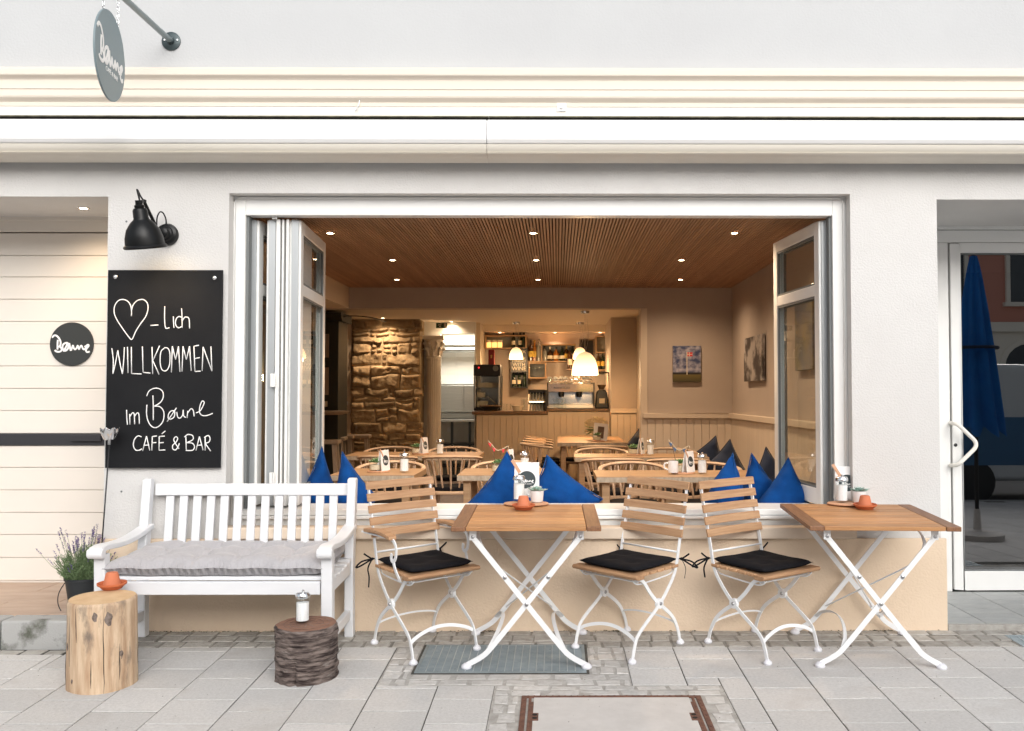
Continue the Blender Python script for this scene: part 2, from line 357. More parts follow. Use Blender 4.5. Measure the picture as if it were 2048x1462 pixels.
# ------------------------------------------------------------ ground
def slope(mb):                      # drop a flat mesh onto the falling pavement
    mb.v = [(x, y, z + gz(y)) for x, y, z in mb.v]
rects = []
def subtract(r, h):
    x0,x1,y0,y1 = r; a0,a1,b0,b1 = h
    if a1 <= x0 or a0 >= x1 or b1 <= y0 or b0 >= y1: return [r]
    o = []
    if a0 > x0: o.append((x0,a0,y0,y1))
    if a1 < x1: o.append((a1,x1,y0,y1))
    m0, m1 = max(x0,a0), min(x1,a1)
    if b0 > y0: o.append((m0,m1,y0,b0))
    if b1 < y1: o.append((m0,m1,b1,y1))
    return o
def stone(mb, x0, x1, y0, y1, top, ch, gap, dev=0):
    gy = gap*(1 if dev else 1.75); x0 += gap/2; x1 -= gap/2; y0 += gy/2; y1 -= gy/2
    if x1-x0 < .02 or y1-y0 < .02: return
    j = lambda: random.uniform(-dev, dev)
    c = [(x0+j(),y0+j()),(x1+j(),y0+j()),(x1+j(),y1+j()),(x0+j(),y1+j())]
    cx, cy = (x0+x1)/2, (y0+y1)/2
    inn = [(x+math.copysign(ch, cx-x), y+math.copysign(ch, cy-y)) for x,y in c]
    t = [top + random.uniform(-.0012,.0012) - (random.uniform(0,.004) if dev else 0) for _ in c]
    mb.add([(x,y,top-.05) for x,y in c] + [(x,y,tt-ch) for (x,y),tt in zip(c,t)] + [(x,y,tt) for (x,y),tt in zip(inn,t)],
           [(8,9,10,11)] + [(a+k, (a+1)%4+k, (a+1)%4+4+k, a+4+k) for k in (0,4) for a in range(4)])
GR = (-.70, .13, -.735, -.31); MH = (-.165, .665, -1.93, -1.075)
KERB_X = -2.62
Z1 = (-.87, .36, -.93, -.33); Z2 = (-.30, .79, -2.05, -.93)
sl = MB()
col0 = .927
for i in range(-22, 22):
    x0 = col0 + .30*i; off = -.397 - (.1435 if i % 2 else 0)
    for k in range(-3, 22):
        y1 = off - .287*k; y0 = y1 - .287
        if y1 > -.33: y1 = -.33
        if y1 - y0 < .03 or y0 < -6.6: continue
        parts = [(x0, x0+.30, y0, y1)]
        for z in (Z1, Z2, (-7, KERB_X, -.45, .1), (2.62, 9, -.45, .1)): parts = [q for p in parts for q in subtract(p, z)]
        for p in parts: stone(sl, *p, 0, .0016, .0054)
slope(sl); pav = sl.build('pavement', M['slab'], kind='structure')
st = MB()
def setts(x0, x1, y0, y1, sx, sy, holes=()):
    ny = max(1, round((y1-y0)/sy)); dy = (y1-y0)/ny
    for r in range(ny):
        x = x0 - random.uniform(0, sx*.8); ya = y0 + r*dy
        while x < x1:
            wd = sx*random.uniform(.8, 1.3); a, b = max(x, x0), min(x+wd, x1); x += wd
            if b-a < .035: continue
            parts = [(a,b,ya,ya+dy)]
            for h in holes: parts = [q for p in parts for q in subtract(p, h)]
            for p in parts: stone(st, *p, .001, .006, .010, .006)
gh = (GR[0]-.03, GR[1]+.03, GR[2]-.03, GR[3]+.03)
setts(-2.62, 2.62, -.33, -.0, .125, .11, [gh])
setts(-6.2, -2.62, -.45, -.36, .125, .09); setts(2.62, 6, -.33, 0, .13, .11)
slope(st); st.build('cobble_strip', M['sett'], kind='structure'); st = MB()
setts(-.87, gh[0], -.93, -.33, .12, .10); setts(gh[1], .36, -.765, -.33, .10, .115); setts(gh[0], .36, -.93, gh[2], .13, .083)
mh = (MH[0]-.012, MH[1]+.012, MH[2]-.012, MH[3]+.012)
setts(-.30, .79, mh[3], -.93, .15, .07, []); setts(-.30, mh[0], -2.05, mh[3], .123, .105); setts(mh[1], .79, -2.05, mh[3], .115, .105)
slope(st); st.build('cobble_surround', M['sett_l'], kind='structure')
b = MB(); b.box(-9,9,-6.62,-.335,-.06,-.0042); b.box(-9,9,-.335,.02,-.06,-.011); b.box(gh[0],gh[1],gh[2],gh[3],-.011,-.001); slope(b)
b.build('paving_bed', M['joint'], kind='structure')
b = MB(); b.box(-6,6,-.334,.0,-.0105,-.005); slope(b); b.build('cobble_bed', M['sandbed'], kind='structure')
b = MB(); b.box(-.87,gh[0],-.93,-.336,-.004,-.003); b.box(gh[1],.36,-.93,-.336,-.004,-.003); b.box(gh[0],gh[1],-.93,gh[2],-.004,-.003); b.box(-.30,.79,-2.05,-.93,-.004,-.003); slope(b)
b.build('surround_bed', M['sand_l'], kind='structure')
if 0: b = MB(); b.box(-.87,gh[0],-.93,-.36,-.0105,-.005); b.box(gh[1],.36,-.93,-.36,-.0105,-.005); b.box(gh[0],gh[1],-.93,gh[2],-.0105,-.005); b.box(-.30,.79,-2.05,-.93,-.0105,-.005); 
b = MB(); b.box(-60,60,-60,30,-.9,-.42); b.build('ground', M['road'], kind='structure')
b = MB(); b.box(-40,40,-13.5,-6.75,-.5,-.335); b.build('road', M['road'], kind='structure')
b = MB(); b.box(-40,40,-6.75,-6.6,-.4,-.215); b.build('street_kerb', M['granite'], kind='structure', bevel=.01)
b = MB(); b.box(-40,-9,-6.6,.02,-.4,-.225); b.box(9,40,-6.6,.02,-.4,-.225); b.build('side_pavement', M['slab'], kind='structure')
b = MB(); b.box(-40,40,-27,-13.5,-.4,-.2); b.build('far_pavement', M['slab'], kind='structure')

# grit, moss and a few dry leaves along the foot of the wall and in the joints
rr = random.Random(21); b = MB()
for i in range(1500):
    if i < 900: x = rr.uniform(-2.6,2.25); y = -.026-abs(rr.gauss(0,.012)); x += .2*noise.noise(Vector((x*3,0,0)))
    else: x = rr.uniform(-3,2.6); y = -rr.random()**1.6*1.5-.03
    if i < 900 and noise.noise(Vector((x*2.6,5,0))) < -.05: continue
    r = rr.uniform(.0015,.005) if i < 900 else rr.uniform(.001,.0028); a = rr.uniform(0,6.28); h = .001+.002*rr.random()
    b.add([(x+r*1.6*math.cos(a),y+r*math.sin(a),h),(x-r*math.sin(a),y+r*math.cos(a),h+r*.7),(x-r*1.4*math.cos(a),y-r*math.sin(a),h),(x+r*math.sin(a),y-r*math.cos(a),h+.0004)], [(0,1,2),(0,2,3)])
slope(b); b.build('debris', M['debris'], kind='stuff')
# ------------------------------------------------------------ the house: facade
bld = tag(empty('cafe_building'), 'white rendered cafe building with tan plinth, cream cornice and one wide open window', 'building')
zL = W(100,393,0).z; zR = W(1950,399,0).z; zW = W(1070,387,0).z; zSill = W(1300,1052,0).z
xL = W(212,700,0).x; xA = W(455,700,0).x; xB = W(1703,700,0).x; xR = W(1877,700,0).x
TH = .34
b = MB()
b.box(-7,7,0,TH,2.62,2.98)
b.box(-7,xL,0,.66,zL,2.62); b.box(xL,xR,0,TH,zW,2.62); b.box(xR,7,0,.86,zR,2.62)
b.box(xL,xA,0,TH,0,zW); b.box(xB,xR,0,TH,0,zW); b.box(xA,xB,.17,TH,0,zSill); b.box(xA,xB,.0,.17,0,zSill-.06)
b.box(xL,xL+.02,TH,.72,0,zL); b.box(xR-.02,xR,TH,.98,0,zR)
b.build('facade_wall', M['plaster'], bld)
b = MB(); b.box(-7,7,-.012,TH,W(1100,150,0).z,7.5); b.build('upper_wall', M['upper'], bld)
# cornice (y, z) from the photograph's bands
z = lambda py, y=0: W(1100, py, y).z
b = MB()
b.prism([(0,z(214)),(-.034,z(214,-.03)),(-.034,z(206,-.03)),(-.040,z(203,-.04)),(-.060,z(196,-.06)),(-.064,z(193,-.06)),(-.064,z(181,-.06)),(-.070,z(178.5,-.07)),(-.070,z(161,-.07)),(-.078,z(157,-.08)),(-.098,z(151,-.10)),(-.100,z(149,-.10)),(-.100,z(140,-.1)),(-.012,z(137))], -7, 7)
b.build('cornice', M['cornice'], bld)
b = MB(); b.box(-7,7,-.03,.0,2.94,z(214)-.002); b.build('fascia', M['cornice_w'], bld)
# plinth
b = MB(); zp = W(1800,1077,-.025).z; xp0 = W(188,1100,-.025).x; xp1 = W(1895,1150,-.025).x
b.box(xp0, xp1, -.025, 0, -.2, zp); b.box(xL,xR,0,.1,-.3,.0)
b.box(xp0, xL, 0, .06, .14, zp); b.build('plinth', M['plinth'], bld, bevel=.006)
b = MB(); b.box(W(440,1060,-.06).x, W(1715,1060,-.06).x, -.06, .05, z(1079,-.06), zSill); b.build('stone_sill', M['sillstone'], bld, bevel=.008)
# window frame, set back 85 mm
fy = .085; fr = MB()
fx0 = W(465,700,fy).x; fx1 = W(1691,700,fy).x; fz1 = W(1070,394,fy).z
ix0 = W(488,700,fy).x; ix1 = W(1667,700,fy).x; iz1 = W(1070,431,fy).z; iz0 = W(1070,1018,fy).z
fz0 = zSill - .06
fr.box(fx0-.03, ix0, fy, fy+.085, fz0, fz1+.03); fr.box(ix1, fx1+.03, fy, fy+.085, fz0, fz1+.03)
fr.box(ix0, ix1, fy, fy+.085, iz1, fz1+.03)
fr.box(ix0, ix1, fy-.012, fy+.085, W(1070,1030,fy).z, iz0); fr.box(ix0-.01, ix1+.01, fy-.03, fy+.085, W(1070,1037,fy).z, W(1070,1030.5,fy).z)
fr.box(ix0, ix1, fy-.006, fy+.085, fz0, W(1070,1037.5,fy).z)
wf = fr.build('window_frame', M['pvc'], bld, bevel=.004)
b = MB(); pts = [(fx0+.006,fy-.004,fz0+.1),(fx0+.006,fy-.004,fz1-.03),(fx0+.03,fy-.004,fz1-.006),(fx1-.03,fy-.004,fz1-.006),(fx1-.006,fy-.004,fz1-.03),(fx1-.006,fy-.004,fz0+.1)]
b.tube(pts, .007, 6); b.build('sealant_bead', M['pvc'], wf, smooth=180)
b = MB(); b.box(ix0,ix0+.016,fy+.02,fy+.1,iz0,iz1); b.build('gasket', M['gasket'], wf); b = MB(); b.box(ix1-.016,ix1,fy+.02,fy+.1,iz0,iz1); b.build('gasket', M['gasket'], wf)
# folding leaves
def leaf(p0, p1, z0, z1, zt, bead):
    """p0 near, p1 far end of a leaf (x, y); the frame is a part of the building, the pane a sub-part"""
    a, c = Vector(p0), Vector(p1); Lg = (c-a).length; ang = math.atan2(c.y-a.y, c.x-a.x)
    f = MB(); T = .034; S = .075
    f.box(0,S,-T,T,z0,z1); f.box(Lg-S,Lg,-T,T,z0,z1); f.box(S,Lg-S,-T,T,z0,z0+S+.02); f.box(S,Lg-S,-T,T,z1-S,z1); f.box(S,Lg-S,-T,T,zt-.035,zt+.035)
    o = f.build('window_leaf', M['pvc'], bld, bevel=.006)
    g = MB()
    for q0, q1 in ((z0+S+.02, zt-.035), (zt+.035, z1-S)):
        for s in (-1, 1):
            y0, y1 = sorted((s*.016, s*.030)); e = .012
            g.box(S,S+e,y0,y1,q0,q1); g.box(Lg-S-e,Lg-S,y0,y1,q0,q1); g.box(S+e,Lg-S-e,y0,y1,q0,q0+e); g.box(S+e,Lg-S-e,y0,y1,q1-e,q1)
    g.build('glazing_gasket', M['gasket'], o)
    h = MB(); h.box(S,Lg-S,-.010,.010,z0+S+.02,zt-.035); h.build('pane', M['pane'], o)
    h = MB(); h.box(S,Lg-S,-.010,.010,zt+.035,z1-S); h.build('pane', M['pane'], o)
    e = MB(); e.box(-.012,0,-.02,.02,z0,z1); e.build('edge_profile', M['alu'], o)
    o.matrix_local = Matrix.Translation((a.x,a.y,0)) @ Matrix.Rotation(ang, 4, 'Z'); return o
lz0, lz1, lzt = iz0+.012, iz1-.014, 2.005
yl = fy + .085
def nf(px0, px1, d=.84):
    return (W(px0,700,yl).x, yl), (W(px1,700,yl+d).x, yl+d)
L1 = leaf(*nf(1650,1557), lz0, lz1, lzt, 1); L1['label'] = 'open window leaf at the right side of the window'
leaf(*nf(505,590), lz0, lz1, lzt, -1)
leaf(*nf(543,592), lz0, lz1, lzt, 1)
l3 = leaf(*nf(589,640), lz0, lz1, lzt, -1)
b = MB()
for px, wd in ((557,.024),(566.5,.012),(575.5,.016)):
    x = W(px,700,yl).x; b.box(x-wd/2, x+wd/2, yl-.03, yl+.5, lz0, lz1)
b.build('folding_profile', M['pvc'], bld, bevel=.003)
b = MB(); x = W(549,700,yl).x
for zc in (1.45, 2.46, .86): b.box(x-.010, x+.012, yl-.046, yl-.034, zc-.04, zc+.04); b.tube([(x+.016,yl-.047,zc-.04),(x+.016,yl-.047,zc+.04)], .007)
b.build('hinge', M['pvc'], bld, bevel=.002)
b = MB(); b.box(xA,xB,.17,.42,zSill-.04,iz0-.004); b.build('inner_sill', M['pvc'], bld, bevel=.005)

# ------------------------------------------------------------ left recess: panelled door, step
yd = .66
zd0 = Hz(60,1162,.0).z; zd0 = .14
xd = W(205,700,yd).x + .3
dr = empty('panel_door', (0,0,0)); dr.parent = bld
ys = [466,511,554,598.5,643,688,732,777,821.5,867]; ys2 = [891,935,980,1025,1069,1115]
zz = lambda py: W(100,py,yd).z
b = MB()
lines = [zz(p) for p in ys]
for a, c in zip(lines[:-1], lines[1:]): b.box(-6, xd, yd, yd+.04, c+.0015, a-.0015)
lines = [zz(p) for p in ys2] + [.155]
for a, c in zip(lines[:-1], lines[1:]): b.box(-6, xd, yd, yd+.04, c+.0015, a-.0015)
b.build('door_panel', M['panel'], dr, bevel=.003)
b = MB(); b.box(-6,xd,yd+.012,yd+.05,.13,zz(470)); b.build('door_backing', M['panel'], dr)
b = MB(); b.box(-6,xd,yd-.012,yd+.04,zz(891)+.002,zz(867)-.002); b.box(W(145,880,yd).x, W(206,880,yd).x, yd-.034, yd-.012, zz(882), zz(869)); b.build('pull_bar', M['band'], dr, bevel=.002)
b = MB(); b.box(-6,xd,yd-.01,yd+.06,zz(464),zL+.02); b.box(-6,xd,yd-.03,yd-.01,zz(443),zL+.01); b.build('lintel_board', M['panel'], dr, bevel=.003)
b = MB(); b.box(-6,xd,.0,yd-.012,zL-.001,zL+.02); 
b = MB(); b.box(-6, KERB_X, -.20, .72, -.3, .134); b.build('entrance_step', [M['grout_l']], kind='structure')
b = MB()
for i in range(-4, 9):
    for r, (ya, yb2) in enumerate(((-.20,.10),(.10,.40),(.40,.72))):
        x0 = -2.62 - .62*(i+1) + .3*(r % 2); x1 = x0 + .62
        x1 = min(x1, KERB_X)
        if x1-x0 > .05: b.box(x0+.003, x1-.003, ya+.003, yb2-.003, .134, .141)
b.build('step_tiles', M['browntile'], kind='structure')
b = MB(); x = KERB_X
for wd in (.40,.58,.52,.6,.6,.6): b.box(x-wd+.004, x-.004, -.352, -.203, -.3, .139); x -= wd
k = b.build('granite_kerb', M['mosskerb'], kind='structure', bevel=.012)

# ------------------------------------------------------------ right recess: glass door
yr = .88
dd = empty('entrance_door', (0,0,0)); dd.parent = bld
xw = lambda px: W(px,800,yr).x
zr = lambda py: W(1950,py,yr).z
XE = 4.6
b = MB(); b.box(xR-.05, xw(1900), yr, yr+.06, .03, zr(486)); b.box(xR-.05, XE, yr-.012, yr+.06, zr(485.5), zr(461)); b.box(xR-.05, XE, yr-.02, yr+.06, zr(460), zR+.02); b.build('door_frame', M['pvc'], dd, bevel=.003)
b = MB(); x0 = xw(1902.5); x1 = xw(1922); z0, z1 = .045, zr(487.5)
b.box(x0, x1, yr-.012, yr+.05, z0, z1); b.box(x1, XE, yr-.012, yr+.05, zr(506), z1); b.box(x1, XE, yr-.012, yr+.05, z0, zr(1142))
lf = b.build('door_leaf', M['pvc'], dd, bevel=.004)
b = MB(); b.box(x1, XE, yr+.015, yr+.027, zr(1142), zr(506)); b.build('door_glass', M['doorpane'], lf)
b = MB(); e = .01
b.box(x1,x1+e,yr-.004,yr+.015,zr(1142),zr(506)); b.box(x1+e,XE,yr-.004,yr+.015,zr(506)-e,zr(506)); b.box(x1+e,XE,yr-.004,yr+.015,zr(1142),zr(1142)+e); b.build('glazing_gasket', M['gasket'], lf)
b = MB(); yh = yr-.10; P = lambda px, py: W(px,py,yh)
pa, pb, pc = P(1915,848), P(1958,889), P(1915,931)
def rnd(a, c, d, r=.05, n=6):
    u, v = (a-c).normalized(), (d-c).normalized(); o = []
    for i in range(n+1):
        t = i/n; o.append(((c+u*r)*(1-t)+c*t)*(1-t) + (c*(1-t)+(c+v*r)*t)*t)
    return o
wa, wc = Vector((pa.x-.01, yr-.012, pa.z+.005)), Vector((pc.x-.01, yr-.012, pc.z-.005))
b.tube([wa] + rnd(wa, pa, pb, .04) + rnd(pa, pb, pc, .055) + rnd(pb, pc, wc, .04) + [wc], .0135, 12)
b.build('handle', M['cornice_w'], lf, smooth=60)
b = MB(); q = W(1911,890,yr-.012); b.M = Matrix.Translation(q) @ Matrix.Rotation(math.pi/2,4,'X'); b.lathe([(.012,-.002),(.012,.004),(.009,.006)], 16); b.build('lock', M['blackpl'], lf, smooth=40)
b = MB(); b.box(xR-.02, 6, .005, yr+.06, -.3, .026); b.build('doorway_step', M['grout'], kind='structure')
b = MB()
for i in range(16):
    for r in range(7):
        x0 = xR - .02 + .30*i - .02; ya = .01 + r*.123; b.box(max(x0,xR-.018)+.003, x0+.297, ya+.003, ya+.12, .026, .032)
b.build('doorway_tiles', M['greytile'], kind='structure')
b = MB(); b.box(xp1+.001, 6, -.025, .004, -.3, .031); b.build('step_nosing', M['sett'], kind='structure', bevel=.004)
b = MB(); b.box(xR-.05, 6, yr+.06, 3.6, .0, .03); b.box(xR-.04,xR+.0,.98,3.6,.03,2.6); b.box(4.7,4.8,yr,3.6,.03,2.6); b.box(xR-.04,4.8,3.6,3.7,.03,2.6); b.box(xR-.04,4.8,yr+.06,3.7,2.56,2.6)
b.build('entrance_hall', M['dkgreen'], bld)
# matwell grate by the door
def grate(name, x0, x1, y0, y1, label, step):
    t = tag(empty(name), label, 'drain grate')
    b = MB(); e = .016
    b.box(x0-e,x1+e,y0-e,y0,-.05,.002); b.box(x0-e,x1+e,y1,y1+e,-.05,.002); b.box(x0-e,x0,y0,y1,-.05,.002); b.box(x1,x1+e,y0,y1,-.05,.002); slope(b); b.build('rim', M['galv'], t)
    b = MB(); n = int((x1-x0)/step)
    for i in range(1, n): xx = x0+(x1-x0)*i/n; b.box(xx-.0016,xx+.0016,y0,y1,-.03,.0035)
    slope(b); b.build('bearing_bars', M['galv_l'], t)
    b = MB(); n = int((y1-y0)/.0105)
    for i in range(n+1): yy = y0+(y1-y0)*(i+.5)/(n+1); b.box(x0,x1,yy-.0026,yy+.0026,-.02,.001)
    slope(b); b.build('cross_bars', M['galv'], t)
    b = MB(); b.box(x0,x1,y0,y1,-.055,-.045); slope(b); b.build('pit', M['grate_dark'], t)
    return t
M['galv_l'] = mat('bright zinc edge', (.52,.58,.60), .4, metal=.5)
grate('light_well_grate', *GR[:2], GR[2], GR[3], 'galvanised steel grate set in the cobbles under the table between armchair and slatted chair', .0385)
grate('light_well_grate', 2.56, 3.4, -.55, -.14, 'steel grate half out of frame in front of the glass door step', .0385)
# manhole
t = tag(empty('manhole_cover'), 'square manhole cover of pale concrete in a rusty iron frame in front of the table', 'manhole cover')
x0,x1,y0,y1 = MH
b = MB(); b.box(x0+.058,x1-.058,y0+.03,y1-.022,-.05,.001); slope(b); b.build('concrete_infill', M['concrete'], t)
b = MB(); b.box(x0,x1,y1-.021,y1,-.05,.003); b.box(x0,x1,y0,y0+.021,-.05,.003)
for s, xe in ((1,x0),(-1,x1)):
    b.box(xe,xe+s*.024,y0+.021,y1-.021,-.05,.004); b.box(xe+s*.034,xe+s*.046,y0+.021,y1-.021,-.05,.003)
    b.box(xe+s*.046,xe+s*.057,y0+.1,y1-.08,-.05,.003)
    b.box(xe+s*.057,xe+s*.082,y1-.30,y1-.215,-.05,.0035)
n = 28
for i in range(n): xx = x0+.03+(x1-x0-.06)*i/(n-1); b.cbox(xx,y1-.010,.0045,.006,.008,.004)
for s, xe in ((1,x0),(-1,x1)):
    for i in range(12): yy = y1-.06-.06*i; b.cbox(xe+s*.012, yy, .005, .010, .034 if i % 3 else .02, .003)
slope(b); b.build('iron_frame', M['rust'], t, bevel=.0015)
b = MB()
for s, xe in ((1,x0),(-1,x1)):
    b.box(xe+s*.024,xe+s*.034,y0+.021,y1-.021,-.05,-.02)
    for yy in (y1-.237,y1-.275): b.M = Matrix.Translation((xe+s*.066,yy,.0036)); b.lathe([(.011,0),(.011,.0008)], 14); b.M = None
slope(b); b.build('lifting_hole', M['hole'], t)

# ------------------------------------------------------------ awnings
def awning(x0, x1, label):
    t = tag(empty('awning_cassette'), label, 'awning')
    yb = -.225
    zt = z(238,yb); zf = z(287,yb); 
    p = [(-.05,zt-.02),(-.08,zt+.004),(yb+.03,zt+.004),(yb,zt-.02),(yb-.012,z(262,yb)),(yb-.016,z(272,yb)),(yb-.014,z(280,yb)),(yb,zf),(-.05,zf)]
    b = MB(); b.prism(p, x0, x1); b.build('hood', M['awn'], t, bevel=.006)
    b = MB(); q = [(yb+.002,zf-.003)] + [(yb+.004+.10*(1-math.cos(a)), zf-.003-.062*math.sin(a)) for a in [k*math.pi/2/6 for k in range(1,7)]] + [(-.05,zf-.068),(-.05,zf-.003)]
    b.prism(q, x0, x1); b.prism([(yb+.028,zf-.043),(yb+.02,zf-.046),(yb+.03,zf-.053)], x0, x1); b.build('front_bar', M['awn_b'], t, smooth=30)
    b = MB(); zr1, zr2, zr3 = z(232,-.06), z(234.3,-.06), z(246,-.06); b.box(x0,x1,-.06,-.031,zr2+.001,zr1); b.build('rail_and_shade_strip', M['dirt'], t); b = MB(); b.box(x0,x1,-.045,-.031,zr3,zr2); b.build('rail_and_shade_strip', M['gap'], t); return t  # lower near-black strip paints in the shade between hood and wall
    b.build('x', M['dirt'], t)
    return t
xs = W(973,300,-.225).x
awning(-7, xs-.001, 'white awning cassette over the chalkboard side, shorter one left of the seam')
awning(xs+.001, 7, 'white awning cassette over the open window and glass door, right of the seam')
b = MB()                                        # thin strap left on the fascia and a small plate
p0, p1 = W(719,200,-.04), W(711,222,-.04); b.tube(curve([p0, W(717,210,-.06), p1]), .004, 6)
tag(b.build('cable_end', M['awn'], smooth=180), 'short white cable end sticking out of the cornice above the awning', 'cable')
b = MB(); c = W(1123,215,-.03); b.cbox(c.x, -.034, c.z, .055, .008, .05); b.M = Matrix.Translation((c.x,-.038,c.z)) @ Matrix.Rotation(math.pi/2,4,'X'); b.lathe([(.012,0),(.012,.012)],12)
tag(b.build('cover_plate', M['awn'], bevel=.002), 'small white cover plate with a round knob on the fascia above the awning seam', 'plate')
# upper outer shell, so that no daylight falls into the rooms from above or behind
b = MB(); b.box(-7,7,TH,12,2.98,3.2); b.box(-7,-6.8,TH,12,-.3,2.98); b.box(6.8,7,TH,12,-.3,2.98); b.box(-7,7,12,12.2,-.3,3.2)
b.build('rear_wall', M['lightpaint'], bld)

# ------------------------------------------------------------ the rooms behind the window
YB = 4.63; YN = 7.18; YC = 7.58; YW = 8.98; YS = 7.48; YK = 7.95; YKB = 10.1
ZF, ZC, ZH, ZN = .03, 2.53, 2.307, 2.42
XRW, XLW = 1.9, -2.27
b = MB(); b.box(-6.8, xR-.05, TH, 12, -.1, ZF); b.build('cafe_floor', M['floorwood'], kind='structure')
xo = W(1285,700,YB).x; xs1 = W(1222,700,YN).x; xs2 = W(1286,700,YN).x
room = tag(empty('dining_room'), 'warm lit dining room shell with plain walls, boarded wainscot and slatted wooden ceiling', 'room')
b = MB(); b.box(XRW, XRW+.12, TH, YB, ZF, 2.9); b.build('side_wall', M['ivory'], room)
b = MB(); b.box(xo, XRW+.12, YB, YB+.12, ZF, 2.9); b.build('back_wall', M['ivory'], room)
b = MB(); b.box(-4.0, xo, YB, YB+.2, ZH, 2.9); b.build('header_beam', M['ivory'], room)
b = MB(); b.box(XLW-.3, XLW, TH, YB, ZH, 2.9); b.box(-4.0, XLW-.3, .76, YB, ZH+.03, 2.9); b.box(xL+.021, XLW-.3, TH, .76, ZH+.03, 2.9); b.build('side_beam', M['lightpaint'], room)
b = MB(); b.box(-4.0,-3.88,.76,12,ZF,2.98); b.build('far_side_wall', M['ivory'], room)
# slatted ceiling
b = MB(); x = XLW + .012
while x < XRW - .01: b.box(x, x+.0145, TH, YB, ZC, ZC+.03); x += .0225
b.build('slatted_ceiling', M['ceilwood'], room)
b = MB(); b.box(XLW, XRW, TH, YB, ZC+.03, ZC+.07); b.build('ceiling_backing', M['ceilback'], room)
b = MB(); b.box(-4.0, 2.2, YB+.2, 12, ZN, ZN+.1); b.build('bar_ceiling', M['lightpaint'], room)
# boarding
def boards(mb, x0, x1, z0, z1, y, wd=.088, t=.016):
    n = max(1, round((x1-x0)/wd)); d = (x1-x0)/n
    for i in range(n): mb.box(x0+i*d+.0018, x0+(i+1)*d-.0018, y-t, y, z0, z1)
ZRAIL = 1.166
b = MB(); boards(b, xo+.05, XRW, ZF, ZRAIL-.055, YB); b.box(xo+.05, XRW, YB-.004, YB, ZF, ZRAIL-.055)
n = 40; d = (YB-TH)/n
for i in range(n): b.box(XRW-.016, XRW, TH+i*d+.0018, TH+(i+1)*d-.0018, ZF, ZRAIL-.055)
b.box(XRW-.004, XRW, TH, YB-.016, ZF, ZRAIL-.055)
wn = b.build('wainscot', M['wains'], room, bevel=.002)
b = MB(); b.box(xo+.0, XRW, YB-.05, YB, ZRAIL-.055, ZRAIL); b.box(XRW-.05, XRW, TH, YB-.05, ZRAIL-.055, ZRAIL); b.build('dado_rail', M['wains'], room, bevel=.006)
b = MB(); b.box(xo-.02, xo+.05, YB-.012, YB+.2, ZF, ZH); b.build('opening_trim', M['wains'], room, bevel=.003)
# bar niche walls
b = MB(); b.box(xs1, 2.2, YN, YN+.1, ZF, ZN); b.box(xs1, xs1+.1, YN+.1, 12, ZF, ZN); b.box(xo+.15, xo+.25, YB+.12, YN, ZF, ZN); b.build('niche_wall', M['ivory'], room)
b = MB(); boards(b, xs1, xo+.15, ZF, ZRAIL-.055, YN); b.box(xs1-.01, xo+.15, YN-.05, YN, ZRAIL-.05, ZRAIL+.01); b.build('wainscot', M['wains'], room, bevel=.002)
b = MB(); b.box(W(958,700,YW).x, xs1, YW, YW+.1, ZF, ZN); b.build('bar_back_wall', M['ivory'], room)
b = MB(); y = 8.58; b.box(W(930,650,y).x, W(1213,650,y).x, y, YW, W(1100,663,y).z, ZN); b.build('bar_beam', M['lightpaint'], room)
# kitchen partition with its opening
k = lambda px: W(px,760,YK).x
zko = W(910,667,YK).z
b = MB(); b.box(k(800), k(880), YK, YK+.12, ZF, ZN); b.box(k(949), W(960,700,YW).x+.02, YK, YK+.12, ZF, ZN); b.box(k(880), k(949), YK, YK+.12, zko, ZN); b.build('kitchen_partition', M['kitchen'], room)
b = MB(); b.box(W(960,700,YW).x, W(960,700,YW).x+.08, YK+.12, 12, ZF, ZN); b.build('kitchen_partition', M['lightpaint'], room)
b = MB(); b.box(-2.6, -.6, YKB+.03, YKB+.1, ZF, ZN)
for i in range(7):
    for j in range(9): b.box(-2.6+.3*i+.0015, -2.6+.3*(i+1)-.0015, YKB, YKB+.03, ZF+.28*j+.0015, ZF+.28*(j+1)-.0015)
b.build('kitchen_wall', M['kitchen'], room)
b = MB(); b.box(-4,W(705,700,YS).x-.02,YS+.35,YS+.45,ZF,ZN); b.build('hall_wall', M['lightpaint'], room)

